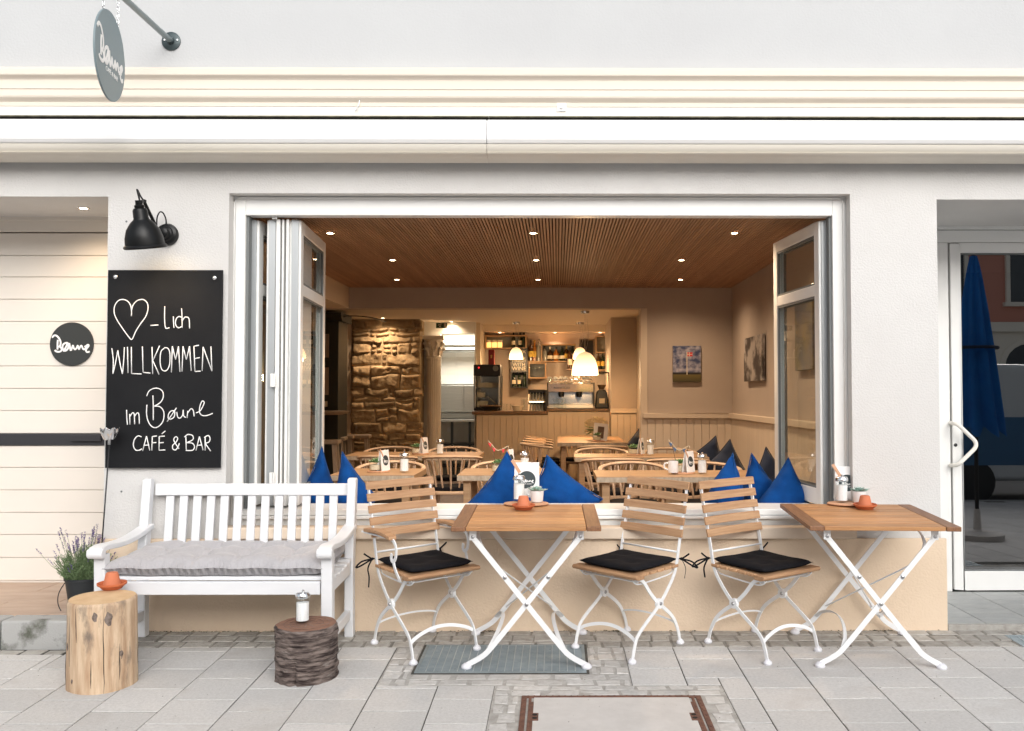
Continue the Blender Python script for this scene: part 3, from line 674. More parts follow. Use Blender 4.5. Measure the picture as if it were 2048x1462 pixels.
# rough stone pier
def stone_pier():
    t = tag(empty('stone_pier'), 'rough sandstone wall pier lit by a ceiling spot, left of the white column', 'stone wall')
    x0, x1 = W(705,700,YS).x, W(843,700,YS).x
    rnd_ = random.Random(3)
    b = MB(); b.box(x0+.02, x1-.03, YS+.028, YS+.5, ZF, ZN); b.build('mortar_core', M['mortar'], t)
    b = MB()
    def st_(xa, xb, za, zb):
        sd = rnd_.uniform(0,50); dep = rnd_.uniform(.022,.05); tl = rnd_.uniform(-.02,.02); nu = max(5,int((xb-xa)/.014)); nv = max(5,int((zb-za)/.014))
        ex = [rnd_.uniform(.0,.012) for _ in range(4)]
        def fn(u, v):
            e = min(u,1-u)*(xb-xa); g = min(v,1-v)*(zb-za); rr = min(1, e/.020)**.6*min(1, g/.020)**.6
            x = xa+(xb-xa)*u; zq = za+(zb-za)*v
            nz = noise.noise(Vector((x*9+sd, zq*13, sd)))*.020 + noise.noise(Vector((x*24, zq*28+sd, sd)))*.009 + noise.noise(Vector((x*70, zq*80+sd, sd)))*.003
            wob = noise.noise(Vector((x*8, zq*8, 1)))*.022
            return (x+wob*(1 if 0<u<1 else .9), YS+.035-(dep+nz+tl*(v-.5)*2)*rr, zq+noise.noise(Vector((x*4.5,3,zq*4)))*.038)
        b.grid(nu, nv, fn)
    zq = ZF
    while zq < ZN-.02:
        h = rnd_.choice([.06,.09,.12,.16,.20]); h = min(h, ZN-zq)
        if ZN-zq-h < .06: h = ZN-zq
        x = x0 + rnd_.uniform(-.03,.015)
        xe = x1 + rnd_.uniform(-.05,.03)
        while x < xe-.02:
            wd = rnd_.choice([.08,.13,.19,.26,.34,.42]); wd = min(wd, xe-x)
            if xe-x-wd < .08: wd = xe-x
            if h > .14 and wd < .24 and rnd_.random() < .75:
                m = h*rnd_.uniform(.35,.65); st_(x+.004,x+wd-.004,zq+.004,zq+m-.004); st_(x+.004,x+wd-.004,zq+m+.004,zq+h-.004)
            else: st_(x+.004,x+wd-.004,zq+.004,zq+h-.004)
            x += wd
        zq += h
    b.build('stone_face', M['stone'], t, smooth=60)
stone_pier()
# fluted column with leafy capital
def column():
    y = YK-.16; c = W(868,800,y); t = tag(empty('column'), 'white fluted column with carved leaf capital beside the stone pier', 'column')
    zt = W(868,673,y).z; zc = W(868,716,y).z
    rr = abs(W(884,800,y).x - W(856,800,y).x)/2
    b = MB(); n = 20*6; vs = []
    for zq, s in ((.42,1.0),(1.3,.99),(zc,.93)):
        for i in range(n):
            a = 2*math.pi*i/n; r = rr*s*(1-.09*max(0,math.sin(a*20))); vs.append((c.x+r*math.cos(a), y+r*math.sin(a), zq))
    b.add(vs, [(k*n+i, k*n+(i+1)%n, (k+1)*n+(i+1)%n, (k+1)*n+i) for k in range(2) for i in range(n)]); b.build('shaft', M['carve'], t)
    b = MB(); b.lathe([(rr*1.25,ZF),(rr*1.25,.2),(rr*1.15,.24),(rr*1.28,.30),(rr*1.1,.36),(rr,.42)], 24, (c.x,y,0)); b.build('base', M['carve'], t, smooth=40)
    b = MB(); b.lathe([(rr*.93,zc-.01),(rr*1.06,zc),(rr*1.06,zc+.02),(rr*.9,zc+.03),(rr*1.0,zc+.15),(rr*1.3,zt-.05)], 20, (c.x,y,0))
    for ring, (za, ln, k) in enumerate(((zc+.03,.10,8),(zc+.10,.11,8))):
        for i in range(k):
            a = 2*math.pi*(i+.5*ring)/k; d = Vector((math.cos(a), math.sin(a), 0)); s_ = Vector((-d.y, d.x, 0))
            base = Vector((c.x,y,za)); p = [base+d*rr*.95, base+d*rr*1.02+Vector((0,0,ln*.6)), base+d*rr*1.3+Vector((0,0,ln)), base+d*rr*1.42+Vector((0,0,ln*.8))]
            b.flat(curve(p,3), .05, .016, s_.cross(Vector((0,0,1))) if False else s_)
    b.cbox(c.x,y,zt-.02,rr*2.9,rr*2.9,.05); b.build('capital', M['carve'], t, smooth=50)
column()
# kitchen fittings
t = tag(empty('extractor_hood'), 'white extractor hood with a ribbed steel roll above the kitchen opening', 'extractor hood')
y = YKB-.35; P = lambda px,py: W(px,py,y)
b = MB(); b.box(P(870,700).x, P(965,700).x, y, YKB, P(900,690).z, P(900,660).z); b.build('canopy', M['kitchen'], t, bevel=.01)
b = MB(); b.tube([(P(870,700).x, y+.03, P(900,699).z),(P(965,700).x, y+.03, P(900,699).z)], .05, 12); b.build('duct', M['steel'], t, smooth=60)
t = tag(empty('wall_cabinet'), 'stainless steel wall cabinet with two doors in the kitchen', 'cabinet')
y = YKB-.32; b = MB(); b.box(P(868,770).x, P(972,770).x, y, YKB, P(900,824).z, P(900,768).z); b.build('carcass', M['steel'], t)
for a, c in ((868,927),(928,972)): b = MB(); b.box(P(a,770).x+.004, P(c,770).x-.004, y-.02, y-.001, P(900,822).z, P(900,771).z); b.build('door', M['steel'], t, bevel=.003)
t = tag(empty('kitchen_counter'), 'stainless steel kitchen counter with dark open shelves below', 'counter')
b = MB(); b.box(P(868,880).x, P(972,880).x, YKB-.6, YKB, .93, .97); b.box(P(868,880).x, P(972,880).x, YKB-.03, YKB, .97, 1.06); b.build('worktop', M['steel'], t, bevel=.004)
b = MB()
for zq in (.2,.55): b.box(P(868,880).x, P(972,880).x, YKB-.55, YKB-.05, zq, zq+.02)
for px in (875,905,940): b.box(P(px,880).x, P(px,880).x+.04, YKB-.58, YKB-.54, ZF, .93)
b.build('under_frame', M['blackpl'], t)
b = MB(); q = W(899,859,YKB); b.cbox(q.x, YKB-.008, q.z, .075, .016, .08); b.cbox(q.x, YKB-.02, q.z, .035, .012, .04); tag(b.build('wall_socket', M['ceramic'], bevel=.003), 'white power socket on the kitchen wall tiles', 'socket')
t = tag(empty('kitchen_lamp', (-1.55, 9.3, ZN-.03)), 'flat white kitchen ceiling lamp behind the partition', 'lamp')
b = MB(); b.cbox(0,0,0,.9,.16,.05); b.build('diffuser', emis('kitchen tube', (1,.93,.80), 5), t)
def light(kind, name, loc, e, c, parent=None, size=.05, angle=None, blend=.6, rot=None):
    d = bpy.data.lights.new(name, kind); d.energy = e; d.color = c
    if kind == 'AREA': d.size = size
    else: d.shadow_soft_size = size
    if kind == 'SPOT': d.spot_size = R(angle); d.spot_blend = blend
    o = bpy.data.objects.new(name, d); col.objects.link(o); o.location = loc
    if rot: o.rotation_euler = rot
    if parent: o.parent = parent
    return o
light('AREA', 'kitchen_light', (0,0,-.04), 20, (1,.94,.83), t, .6)

# ceiling spots
WARM = (1,.72,.47)
def downlight(px, py, zc, e, label, group, angle=150, blend=1.0):
    q = Hz(px, py, zc); t = tag(empty('ceiling_spot', (q.x,q.y,zc)), label, 'ceiling light', group)
    b = MB(); b.lathe([(.022,.004),(.022,-.003),(.033,-.005),(.036,0)], 24, cap=False); b.build('trim_ring', M['chrome'], t, smooth=60)
    b = MB(); b.lathe([(.0001,-.002),(.022,-.002)], 20, cap=False); b.build('lens', M['bulb'], t)
    light('SPOT', 'spot_light', (0,0,-.012), e, WARM, t, .03, angle, blend)
    return t
rows = [('front row', 466, [(660,461),(1066,471),(1469,464)]), ('middle row', 520, [(785,520),(1072,520),(1363,521)]), ('rear row', 559, [(794,561),(1076,556),(1361,562)])]
for rn, ym, ps in rows:
    for (px, py), side in zip(ps, ('left', 'centre', 'right')):
        zz_ = ZC-.001
        downlight(px, (py if side == 'x' else ym), zz_, 58, f'round spot in the slatted ceiling, {side} one of the {rn}', 'spots in the slatted ceiling')
downlight(766, 636, ZN-.001, 40, 'round spot in the plain ceiling just in front of the stone pier', 'spots in the bar ceiling')
downlight(903, 643, ZN-.001, 22, 'round spot in the plain ceiling beside the exit sign', 'spots in the bar ceiling')
downlight(1040, 600, ZN-.001, 16, 'round spot in the bar ceiling hidden above the header', 'spots in the bar ceiling') if False else None
b = MB()
# spot under the left recess
q = Hz(167,416,zL); t = tag(empty('ceiling_spot', (q.x,q.y,zL-.001)), 'round spot set in the soffit above the cream panel door', 'ceiling light')
b = MB(); b.lathe([(.024,.004),(.024,-.003),(.036,-.005),(.040,0)], 24, cap=False); b.build('trim_ring', M['chrome'], t, smooth=60)
b = MB(); b.lathe([(.0001,-.002),(.024,-.002)], 20, cap=False); b.build('lens', M['bulb'], t)
light('SPOT', 'spot_light', (0,0,-.015), 13, (1,.74,.48), t, .03, 150, .9)

# pendants
def pendant(px, ptop, pbot, wpx, yy, label, e):
    top, bot = W(px,ptop,yy), W(px,pbot,yy); r = wpx/2*(yy-CAM_Y)/F; h = top.z-bot.z
    t = tag(empty('pendant_lamp', (top.x, yy, bot.z)), label, 'pendant lamp', 'pendant lamps')
    b = MB(); prof = [(r*math.sin(a)**.8 if a > 0 else .001, h*math.cos(a)) for a in [k*(math.pi/2)/12 for k in range(13)]]
    prof[-1] = (r, 0); prof = [(.001,h)] + [(r*(1-((i)/12.0)**2.1)**.5 if i < 12 else .02, h*(i/12.0)) for i in range(11,-1,-1)]
    b.lathe(prof, 28, cap=False); b.build('shade', M['shade'], t, smooth=180)
    b = MB(); b.lathe([(.0005,.0),(.03,.012),(.036,.04),(.02,.07)], 14, (0,0,.02)); b.build('bulb', M['bulb'], t, smooth=180)
    b = MB(); b.tube([(0,0,h),(0,0,ZN-.03-bot.z)], .003, 6); b.tube([(.012,0,h+.01),(.05,0,(ZN-bot.z)*.6),(.02,0,ZN-.03-bot.z)], .0018, 5); b.build('cord', M['chrome'], t)
    b = MB(); b.lathe([(.055,-.028),(.06,-.004),(.06,0)], 18, (0,0,ZN-bot.z)); b.build('canopy', M['chrome'], t, smooth=40)
    light('POINT', 'lamp_light', (0,0,-.02), e, (1,.66,.35), t, .06)
    return t
pendant(1170, 703, 750, 53, 6.2, 'large glowing opal bell pendant hanging over the corner table', 30)
pendant(1032, 694, 718, 28, 8.0, 'small glowing opal bell pendant in front of the wine shelf', 20)
pendant(1160, 694, 718, 28, 8.02, 'small glowing opal bell pendant half hidden behind the large one', 20)

# exit sign, hall furniture
q = W(888,651,YK-.02); t = tag(empty('exit_sign', (q.x,YK-.30,W(888,651,YK-.3).z)), 'dark exit sign plate hanging under the ceiling by the kitchen', 'sign')
b = MB(); b.cbox(0,0,0,.155,.03,.075); b.build('plate', M['exitg'], t, bevel=.003)
b = MB(); b.cbox(.052,-.017,0,.03,.004,.055)
mpts = [(-.045,.0),(-.03,.018),(-.012,.012),(-.02,-.004),(-.008,-.022)]; b.tube([(x,-.017,z_) for x,z_ in mpts], .004, 5); b.tube([(-.03,-.017,-.02),(-.02,-.017,-.004)], .004, 5); b.tube([(-.012,-.017,.012),(.004,-.017,.006)], .003,5)
b.M = Matrix.Translation((-.006,-.017,.024)) @ Matrix.Rotation(math.pi/2,4,'X'); b.lathe([(.006,0),(.006,.003)],10); b.build('running_figure', M['label_c'], t)
b = MB(); b.box(-.05,-.045,-.003,.003,.037,ZN-t.location.z); b.box(.045,.05,-.003,.003,.037,ZN-t.location.z); b.build('bracket', M['chrome'], t)
y = 6.1
t = tag(empty('antique_cabinet'), 'tall dark green cabinet with cornice and pale panels at the left of the room', 'cabinet')
P = lambda px,py: W(px,py,y)
xa, xb = P(590,700).x, P(677,700).x; zt = P(660,642).z
b = MB(); b.box(xa, xb, y, y+.5, ZF, zt); b.build('carcass', M['dkgreen'], t, bevel=.008)
b = MB(); b.prism([(y-.10,zt+.10),(y-.10,zt+.07),(y-.06,zt+.03),(y-.02,zt-.0),(y+.5,zt),(y+.5,zt+.10)], xa, xb+.05); b.build('cornice', M['dkgreen'], t)
for a, c in ((668,715),(735,790)): b = MB(); b.box(P(647,700).x, P(658,700).x, y-.012, y, P(650,c).z, P(650,a).z); b.build('inset_panel', M['stoolwood'], t, bevel=.002)
b = MB(); q = P(651,808); b.cbox(q.x, y-.008, q.z, .05, .014, .07); b.build('socket', M['label_c'], t, bevel=.003)
b = MB(); c0 = P(684,634); c1 = P(758,637)
arc = curve([(c0.x-.06,y+.1,c0.z+.01),(P(700,632).x,y-.0,P(700,632).z),(P(725,633).x,y+.0,P(725,633).z),(P(745,635).x,y+.15,P(745,635).z),(P(756,638).x,y+.45,P(756,638).z)],5)
b.flat(arc, .045, .012, (0,0,1)); tag(b.build('curtain_rail', M['blackpl']), 'curved black rail under the ceiling between cabinet and stone pier', 'rail')
y = YS+.05; P = lambda px,py: W(px,py,y)
t = tag(empty('toilet_door'), 'narrow cream door with a round WC badge beside the stone pier', 'door')
b = MB(); b.box(P(676,700).x, P(683,700).x, y-.03, y+.03, ZF, ZN-.0); b.build('frame', M['lightpaint'], t, bevel=.004)
b = MB(); b.box(P(684,700).x, P(700,700).x+.02, y-.01, y+.03, ZF, ZN-.05); b.build('door_leaf', M['lightpaint'], t, bevel=.003)
q = P(691,806); b = MB(); b.M = Matrix.Translation((q.x,y-.011,q.z)) @ Matrix.Rotation(math.pi/2,4,'X'); b.lathe([(.040,0),(.040,.004),(.036,.005)], 22); bd = b.build('badge', M['ceramic'], t)
text('WC', .042, M['print'], bd, Matrix.Translation((q.x,y-.0175,q.z)) @ FRONT)

# ------------------------------------------------------------ bar
t = tag(empty('bar_counter'), 'bar counter faced with painted boards, its right half higher', 'bar counter')
P = lambda px,py: W(px,py,YC)
xa, xm, xb = P(953,850).x, P(1096,830).x, xs1
zl, zh = P(1020,822).z, P(1150,817).z
b = MB(); boards(b, xa, xm, ZF, zl-.05, YC, .085); boards(b, xm, xb, ZF, zh-.04, YC, .085); b.box(xa,xm,YC,YC+.5,ZF,zl-.05); b.box(xm,xb,YC,YC+.5,ZF,zh-.04); b.build('board_front', M['wains'], t, bevel=.002)
b = MB(); b.box(xa-.06, xm-.0, YC-.05, YC+.62, zl-.05, zl); b.box(xm-.02, xb, YC-.05, YC+.5, zh-.04, zh); b.build('worktop', M['oakdark'], t, bevel=.006)
def lathe_thing(): pass
# glass door fridge
yy = YC+.22; P = lambda px,py: W(px,py,yy)
t = tag(empty('display_fridge'), 'black counter fridge with glass door and red light on the bar', 'fridge')
x0,x1,z0,z1 = P(947,780).x, P(1001,780).x, zl+.001, P(970,729).z; zd = P(970,752).z; zb = P(970,816).z
b = MB(); b.box(x0,x1,yy,yy+.4,zd,z1); b.box(x0,x1,yy,yy+.4,z0,zb); b.box(x0,x0+.03,yy+.02,yy+.4,zb,zd); b.box(x1-.03,x1,yy+.02,yy+.4,zb,zd); b.box(x0+.03,x1-.03,yy+.37,yy+.4,zb,zd); b.build('housing', M['blackpl'], t, bevel=.01)
b = MB(); b.box(x0+.012,x0+.035,yy-.015,yy+.015,zb,zd); b.box(x1-.035,x1-.012,yy-.015,yy+.015,zb,zd); dl = b.build('door_frame', M['alu'], t, bevel=.003)
b = MB(); b.box(x0+.035,x1-.035,yy-.006,yy+.004,zb,zd); b.build('door_glass', M['pane'], dl)
b = MB()
for f in (.30,.62): b.box(x0+.035,x1-.035,yy+.03,yy+.36,zb+(zd-zb)*f,zb+(zd-zb)*f+.008)
b.box(x0+.03,x1-.03,yy+.35,yy+.365,zb,zd); b.build('shelf', M['steel'], t)
b = MB(); b.cbox(x0+.12,yy+.15,zb+.055,.15,.2,.09); b.cbox(x0+.10,yy+.15,zb+(zd-zb)*.30+.05,.11,.18,.07); b.cbox(x0+.2,yy+.2,zb+(zd-zb)*.62+.045,.3,.2,.07); b.M = Matrix.Translation((x1-.12,yy+.14,zb+.1)) @ Matrix.Rotation(.7,4,'Y'); b.cbox(0,0,0,.2,.15,.012); b.build('contents', M['label_c'], t, bevel=.004)
b = MB(); b.M = Matrix.Translation((x0+.075,yy-.001,z1-.045)) @ Matrix.Rotation(math.pi/2,4,'X'); b.lathe([(.012,0),(.010,.006)],14); b.build('indicator', M['led'], t)
b = MB(); b.M = Matrix.Translation((x1-.07,yy-.001,z1-.055)) @ Matrix.Rotation(math.pi/2,4,'X'); b.lathe([(.042,0),(.042,.006),(.034,.006),(.034,.002)],20); b.build('fan_grille', M['gasket'], t)

# espresso machine, grinder
yy = YC+.12; P = lambda px,py: W(px,py,yy)
t = tag(empty('espresso_machine'), 'wide chrome espresso machine on the higher bar half', 'coffee machine')
x0,x1 = P(1094,780).x, P(1189,780).x; za, zb2 = P(1140,784).z, P(1140,768).z; zc = P(1140,759).z
b = MB(); b.box(x0+.02,x1-.02,yy+.005,yy+.45,za,zb2+.02); b.build('boiler_housing', M['steel'], t, bevel=.01)
b = MB(); b.prism([(yy-.03,za),(yy-.045,zb2),(yy+.004,zb2+.012),(yy+.004,za)], x0+.012, x1-.012); b.build('front_panel', M['chrome'], t, bevel=.003)
b = MB()
for s, xe in ((1,x0),(-1,x1)): b.box(xe,xe+s*.018,yy-.06,yy+.46,zh+.03,zb2+.02)
b.build('side_panel', M['blackpl'], t, bevel=.004)
b = MB(); b.box(x0+.02,x1-.02,yy-.08,yy+.3,zh+.002,zh+.055); b.build('drip_tray', M['steel'], t, bevel=.004)
b = MB(); b.box(x0+.02,x1-.02,yy+.3,yy+.42,zh+.055,za); b.build('back_splash', M['chrome'], t)
b = MB()
b.tube([(x0+.04,yy+.0,zc+.0),(x1-.04,yy+.0,zc)], .006, 6); b.tube([(x0+.04,yy,zb2+.01),(x0+.04,yy,zc)], .005,6); b.tube([(x1-.04,yy,zb2+.01),(x1-.04,yy,zc)], .005,6); b.build('cup_rail', M['chrome'], t, smooth=180)
for f in (.3,.68):
    xg = x0+(x1-x0)*f; b = MB(); b.lathe([(.035,-.07),(.042,-.03),(.042,0)],16,(xg,yy+.06,za)); b.tube([(xg,yy+.02,za-.05),(xg,yy-.11,za-.065)], .011, 8); b.build('group_head', M['blackpl'], t, smooth=50)
text('RANCILIO', .04, M['print'], t, Matrix.Translation((x0+.21,yy-.0405,(za+zb2)/2)) @ FRONT, sx=1.25)
rr = random.Random(5)
for i in range(8):
    px = 1098+i*11.5; q = P(px, 757); tt = tag(empty('coffee_cup', (q.x, yy+.10+rr.uniform(-.02,.04), zb2+.031)), 'white coffee cup lying in the row on top of the espresso machine', 'cup', 'cups on the espresso machine')
    b = MB(); b.lathe([(.018,0),(.022,.003),(.036,.055),(.033,.055),(.02,.008),(.001,.006)],18, cap=False); b.build('cup_body', M['ceramic'], tt, smooth=60)
    b = MB(); b.tube(curve([(.034,0,.045),(.055,0,.04),(.05,0,.02),(.028,0,.015)],3), .0035, 6); b.build('handle', M['ceramic'], tt, smooth=180)
    tt.rotation_euler = (rr.uniform(.5,1.0), 0, rr.uniform(-.5,.5)); tt.location.z += .016
t = tag(empty('coffee_grinder'), 'black coffee grinder with clear bean hopper right of the espresso machine', 'grinder')
q = P(1204,815); zg = zh+.001; xg = q.x
b = MB(); b.prismy([(xg-.095,zg),(xg+.095,zg),(xg+.075,zg+.22),(xg+.05,zg+.26),(xg-.05,zg+.26),(xg-.075,zg+.22)], yy, yy+.24); b.build('body', M['blackpl'], t, bevel=.012)
b = MB(); b.box(xg-.04,xg+.04,yy-.004,yy-.0005,zg+.07,zg+.14); b.build('badge', M['label_c'], t, bevel=.002)
b = MB(); b.lathe([(.035,.26),(.05,.30),(.10,.46),(.105,.50),(.10,.50)], 20, (xg,yy+.12,zg), cap=False); b.build('hopper', M['jarglass'], t, smooth=40)
b = MB(); b.lathe([(.033,.265),(.05,.305),(.065,.335),(.001,.34)], 18, (xg,yy+.12,zg), cap=False); b.build('coffee_beans', M['oakdark'], t, smooth=60)
b = MB(); b.lathe([(.106,.50),(.108,.515),(.001,.52)], 20, (xg,yy+.12,zg), cap=False); b.build('hopper_lid', M['blackpl'], t, smooth=40)

# things on the bar
def tumbler(x, y, zq, label, group, r=.034, h=.10):
    b = MB(); b.lathe([(.001,.002),(r*.85,.002),(r,h),(r*.93,h),(r*.8,.012),(.001,.012)], 18, cap=False)
    o = b.build('drinking_glass', M['jarglass'], smooth=50); o.location = (x,y,zq); return tag(o, label, 'glass', group)
for px in (1010,1017,1024): tumbler(W(px,825,YC+.2).x, YC+.2, zl+.001, 'clear tumbler standing on the lower bar between platter and bowl', 'tumblers on the lower bar')
for px in (1046,1050): tumbler(W(px,825,YC+.3).x, YC+.3, zl+.001, 'tall clear glass beside the tiered rack on the lower bar', 'tall glasses by the rack', .034, .17)
for px in (1112,1121,1128): tumbler(W(px,812,YC-.01).x, YC+.0, zh+.001, 'clear carafe standing in front of the espresso machine', 'carafes on the higher bar', .035, .14)
yy = YC+.06; q = W(981,826,yy)
b = MB(); b.lathe([(.10,.0),(.11,.03),(.155,.055),(.165,.062),(.15,.052),(.001,.03)], 28, (0,0,0), cap=False); b.M=None
t = tag(empty('serving_platter', (q.x,yy,zl+.001)), 'black oval platter with a pale board lying on it on the lower bar', 'platter'); o = b.build('dish', M['blackpl'], t, smooth=50); o.scale = (1,.6,1)
b = MB(); b.lathe([(.15,.062),(.155,.072),(.15,.08),(.001,.08)],28,cap=False); o = b.build('board', M['oakdark'], t, smooth=40); o.scale = (1,.6,1)
q = W(1035,824,yy); b = MB(); b.lathe([(.06,0),(.065,.03),(.092,.075),(.085,.073),(.05,.02),(.001,.015)],24,cap=False); o = b.build('bowl', M['creamshell'], smooth=50); o.location = (q.x,yy,zl+.001); tag(o, 'cream bowl on the lower bar beside the tiered rack', 'bowl')
# tiered rack
t = tag(empty('tiered_rack'), 'two tier counter rack of packets lit by small lamps at the bar step', 'rack')
yy = YC+.08; P = lambda px,py: W(px,py,yy); x0, x1 = P(1056,800).x, P(1090,800).x
b = MB(); b.box(x1,x1+.03,yy-.05,yy+.3,zl+.001,P(1080,780).z); b.box(x0-.0,x1,yy+.2,yy+.24,zl+.001,P(1080,780).z); b.box(x0,x1,yy+.05,yy+.2,P(1070,785).z,P(1070,779).z); b.build('stand', M['blackpl'], t, bevel=.003)
for a, c in ((788,803),(809,829)):
    za_, zb_ = P(1070,c).z, P(1070,a).z
    b = MB(); b.prism([(yy-.05,za_),(yy-.045,za_-.012),(yy+.19,zb_-.012),(yy+.19,zb_)], x0, x1); b.build('tray', M['creamshell'], t)
    for i in range(5):
        for j in range(3):
            b = MB(); f = (j+.5)/3; b.cbox(x0+.03+i*(x1-x0-.05)/4.4, yy-.05+.22*f, za_+(zb_-za_)*f+.02, .022, .03, .055)
            b.build('packet', M['clearb'], t, bevel=.003)
    b = MB(); b.tube([(x0+.02,yy-.052,za_-.004),(x1-.02,yy-.052,za_-.004)], .007, 8); b.build('strip_lamp', emis('strip', (1,.80,.5), 3.5), t)
# wall shelves (yy: plane of their front)
YP = YW-.26; P = lambda px,py: W(px,py,YP)
def crate(px0, py0, px1, py1, m, label, open_left=False, back=M['gasket']):
    a, c = P(px0,py1), P(px1,py0); t = tag(empty('wall_crate'), label, 'shelf'); T=.018
    b = MB(); b.box(a.x,c.x,YP,YW,a.z,a.z+T); b.box(a.x,c.x,YP,YW,c.z-T,c.z); b.box(a.x,a.x+T,YP,YW,a.z+T,c.z-T); b.box(c.x-T,c.x,YP,YW,a.z+T,c.z-T); b.build('box_boards', m, t, bevel=.002)
    b = MB(); b.box(a.x+T,c.x-T,YW-.015,YW-.001,a.z+T,c.z-T); b.build('back_board', back, t); return a.z+T
sa = crate(969,670,1053,697.5,M['oak'],'open wooden wall crate holding candles and wine bottles, top left over the bar')
sb = crate(1082,688,1152,724,M['oak'],'open wooden wall crate holding spirits in the middle of the bar wall')
scg = crate(1057,725,1092,757,M['oak'],'small square wall crate with glasses under the free bottles')
sw = crate(1021,742,1055,776,M['blackpl'],'dark wall crate with three wine bottles under the wine sign', back=M['blackpl'])
sd = crate(1191,672,1222,706,M['oak'],'wall crate with shining wine glasses at the right end of the bar wall', back=M['lightpaint'])
b = MB(); b.box(P(1055,722).x,P(1082,722).x,YP,YW,P(1070,725).z,P(1070,721.5).z); tag(b.build('wall_shelf', M['oak'], bevel=.002), 'short plank shelf carrying three free bottles between sign and spirits crate', 'shelf'); sp = P(1070,721.5).z
b = MB(); b.box(P(1192,739).x,xs1,YP,YW,P(1200,742).z,P(1200,738.5).z); tag(b.build('wall_shelf', M['oak'], bevel=.002), 'plank shelf with dark bottles under the wine glass crate', 'shelf'); sr = P(1200,738.5).z
# sign
t = tag(empty('wine_sign'), 'black hanging sign with chalky capitals ending WITH WINE above dark crate', 'sign'); a, c = P(1021,741), P(1055,696)
b = MB(); b.box(a.x,c.x,YP,YP+.03,a.z,c.z); b.build('board', M['blackpl'], t, bevel=.002)
cx = (a.x+c.x)/2
for py, s, tx in ((704,.06,'I COOK'),(711,.06,'THE'),(717,.055,'DINNER'),(722.5,.05,'TONIGHT'),(729.5,.075,'WITH'),(737.5,.085,'WINE')): text(tx, s, M['label_c'], t, Matrix.Translation((cx,YP-.001,P(1038,py).z)) @ FRONT)
# bottles
BP = {'wine':[(.037,0),(.0385,.01),(.0385,.19),(.033,.215),(.0145,.245),(.0135,.30),(.016,.302),(.016,.315)],
      'spirit':[(.040,0),(.043,.01),(.043,.15),(.034,.18),(.0155,.20),(.0145,.245)],
      'flask':[(.034,0),(.048,.02),(.05,.11),(.03,.16),(.015,.185),(.0145,.235)]}
def bottle(px, yy, zq, kind, m, lab, cap, label, group, s=1.0):
    x = W(px,720,yy).x; t = tag(empty('bottle', (x,yy,zq+.0005)), label, 'bottle', group); pr = [(r*s,h*s) for r,h in BP[kind]]
    b = MB(); b.lathe(pr, 16); b.build('bottle_body', m, t, smooth=50)
    r = max(p[0] for p in pr)+.0012; hb = {'wine':(.06,.15),'spirit':(.045,.125),'flask':(.035,.095)}[kind]
    if lab:
        b = MB(); rr_ = r if kind != 'flask' else r; b.lathe([(rr_-.003,hb[0]*s),(rr_,hb[0]*s+.002),(rr_,hb[1]*s-.002),(rr_-.003,hb[1]*s)],16,cap=False); b.build('label', lab, t, smooth=50)
    top = pr[-1]; b = MB(); b.lathe([(top[0]+.0015,top[1]-.035*s),(top[0]+.0015,top[1]+.008),(.001,top[1]+.009)],12,cap=False); b.build('cap', cap, t, smooth=50)
    return t
yb_ = YP+.10; g1 = 'bottles on the bar shelves'
for px, m, lb, l in ((1027,'green_glass','label_c','wine bottle with square cream label, left in the candle crate'),(1040,'green_glass','label_c','wine bottle with cream label, middle one behind the pendant lamp'),(1048,'green_glass',None,'dark wine bottle without label at the right end of the candle crate')):
    bottle(px, yb_, sa, 'wine', M[m], M[lb] if lb else None, M['blackpl'], l, g1, .75)
bottle(1061.5, yb_, sp, 'wine', M['brown_glass'], M['label_y'], M['blackpl'], 'dark bottle with low yellow label on the short plank shelf', g1)
bottle(1069, yb_+.03, sp, 'wine', M['amber'], M['label_y'], M['gold'], 'amber bottle with yellow label on the short plank shelf', g1)
bottle(1078, yb_, sp, 'wine', M['clearb'], None, M['chrome'], 'clear slim bottle at the right end of the short plank shelf', g1, 1.05)
for px, k, m, lb, cp, l in ((1089,'spirit','clearb',None,'blackpl','pale spirit bottle at the left end of the spirits crate'),(1100,'flask','brown_glass','label_c','label_c','dark bottle with white bell shaped label in the spirits crate'),(1112,'flask','amber','label_c','blackpl','amber bottle with cream label, third in the spirits crate'),(1124,'flask','green_glass','label_c','blackpl','green bottle with small cream label, fourth in the spirits crate'),(1133,'spirit','brown_glass','label_y','gold','brown bottle with gold cap, fifth in the spirits crate'),(1145,'spirit','green_glass','label_c','blackpl','dark green bottle at the right end of the spirits crate')):
    bottle(px, yb_, sb, k, M[m], M[lb] if lb else None, M[cp], l, g1, .9)
zq = P(1140,738).z; b = MB(); b.box(P(1133,738).x,P(1165,738).x,YP-.12,YW,zq-.02,zq); tag(b.build('wall_shelf', M['oakdark'], bevel=.002), 'small dark plank shelf behind the large pendant', 'shelf')
bottle(1140, YP-.06, zq, 'wine', M['brown_glass'], M['label_c'], M['blackpl'], 'tall dark bottle with large cream label left of the large pendant', g1, 1.0)
for i, px in enumerate((1028,1038.5,1049)): bottle(px, yb_, sw, 'wine', M['green_glass'], M['label_c'] if i < 2 else None, M['blackpl'], ('left','middle','right')[i] + ' wine bottle in the dark crate under the wine sign', g1, .72)
for px, m, l in ((1197,'brown_glass','slim brown bottle left on the plank under the wine glass crate'),(1206,'green_glass','dark bottle with orange label under the wine glass crate'),(1216,'amber','amber bottle at the wall end under the wine glass crate')):
    bottle(px, yb_, sr, 'wine', M[m], M['label_y'], M['blackpl'], l, g1, .85)
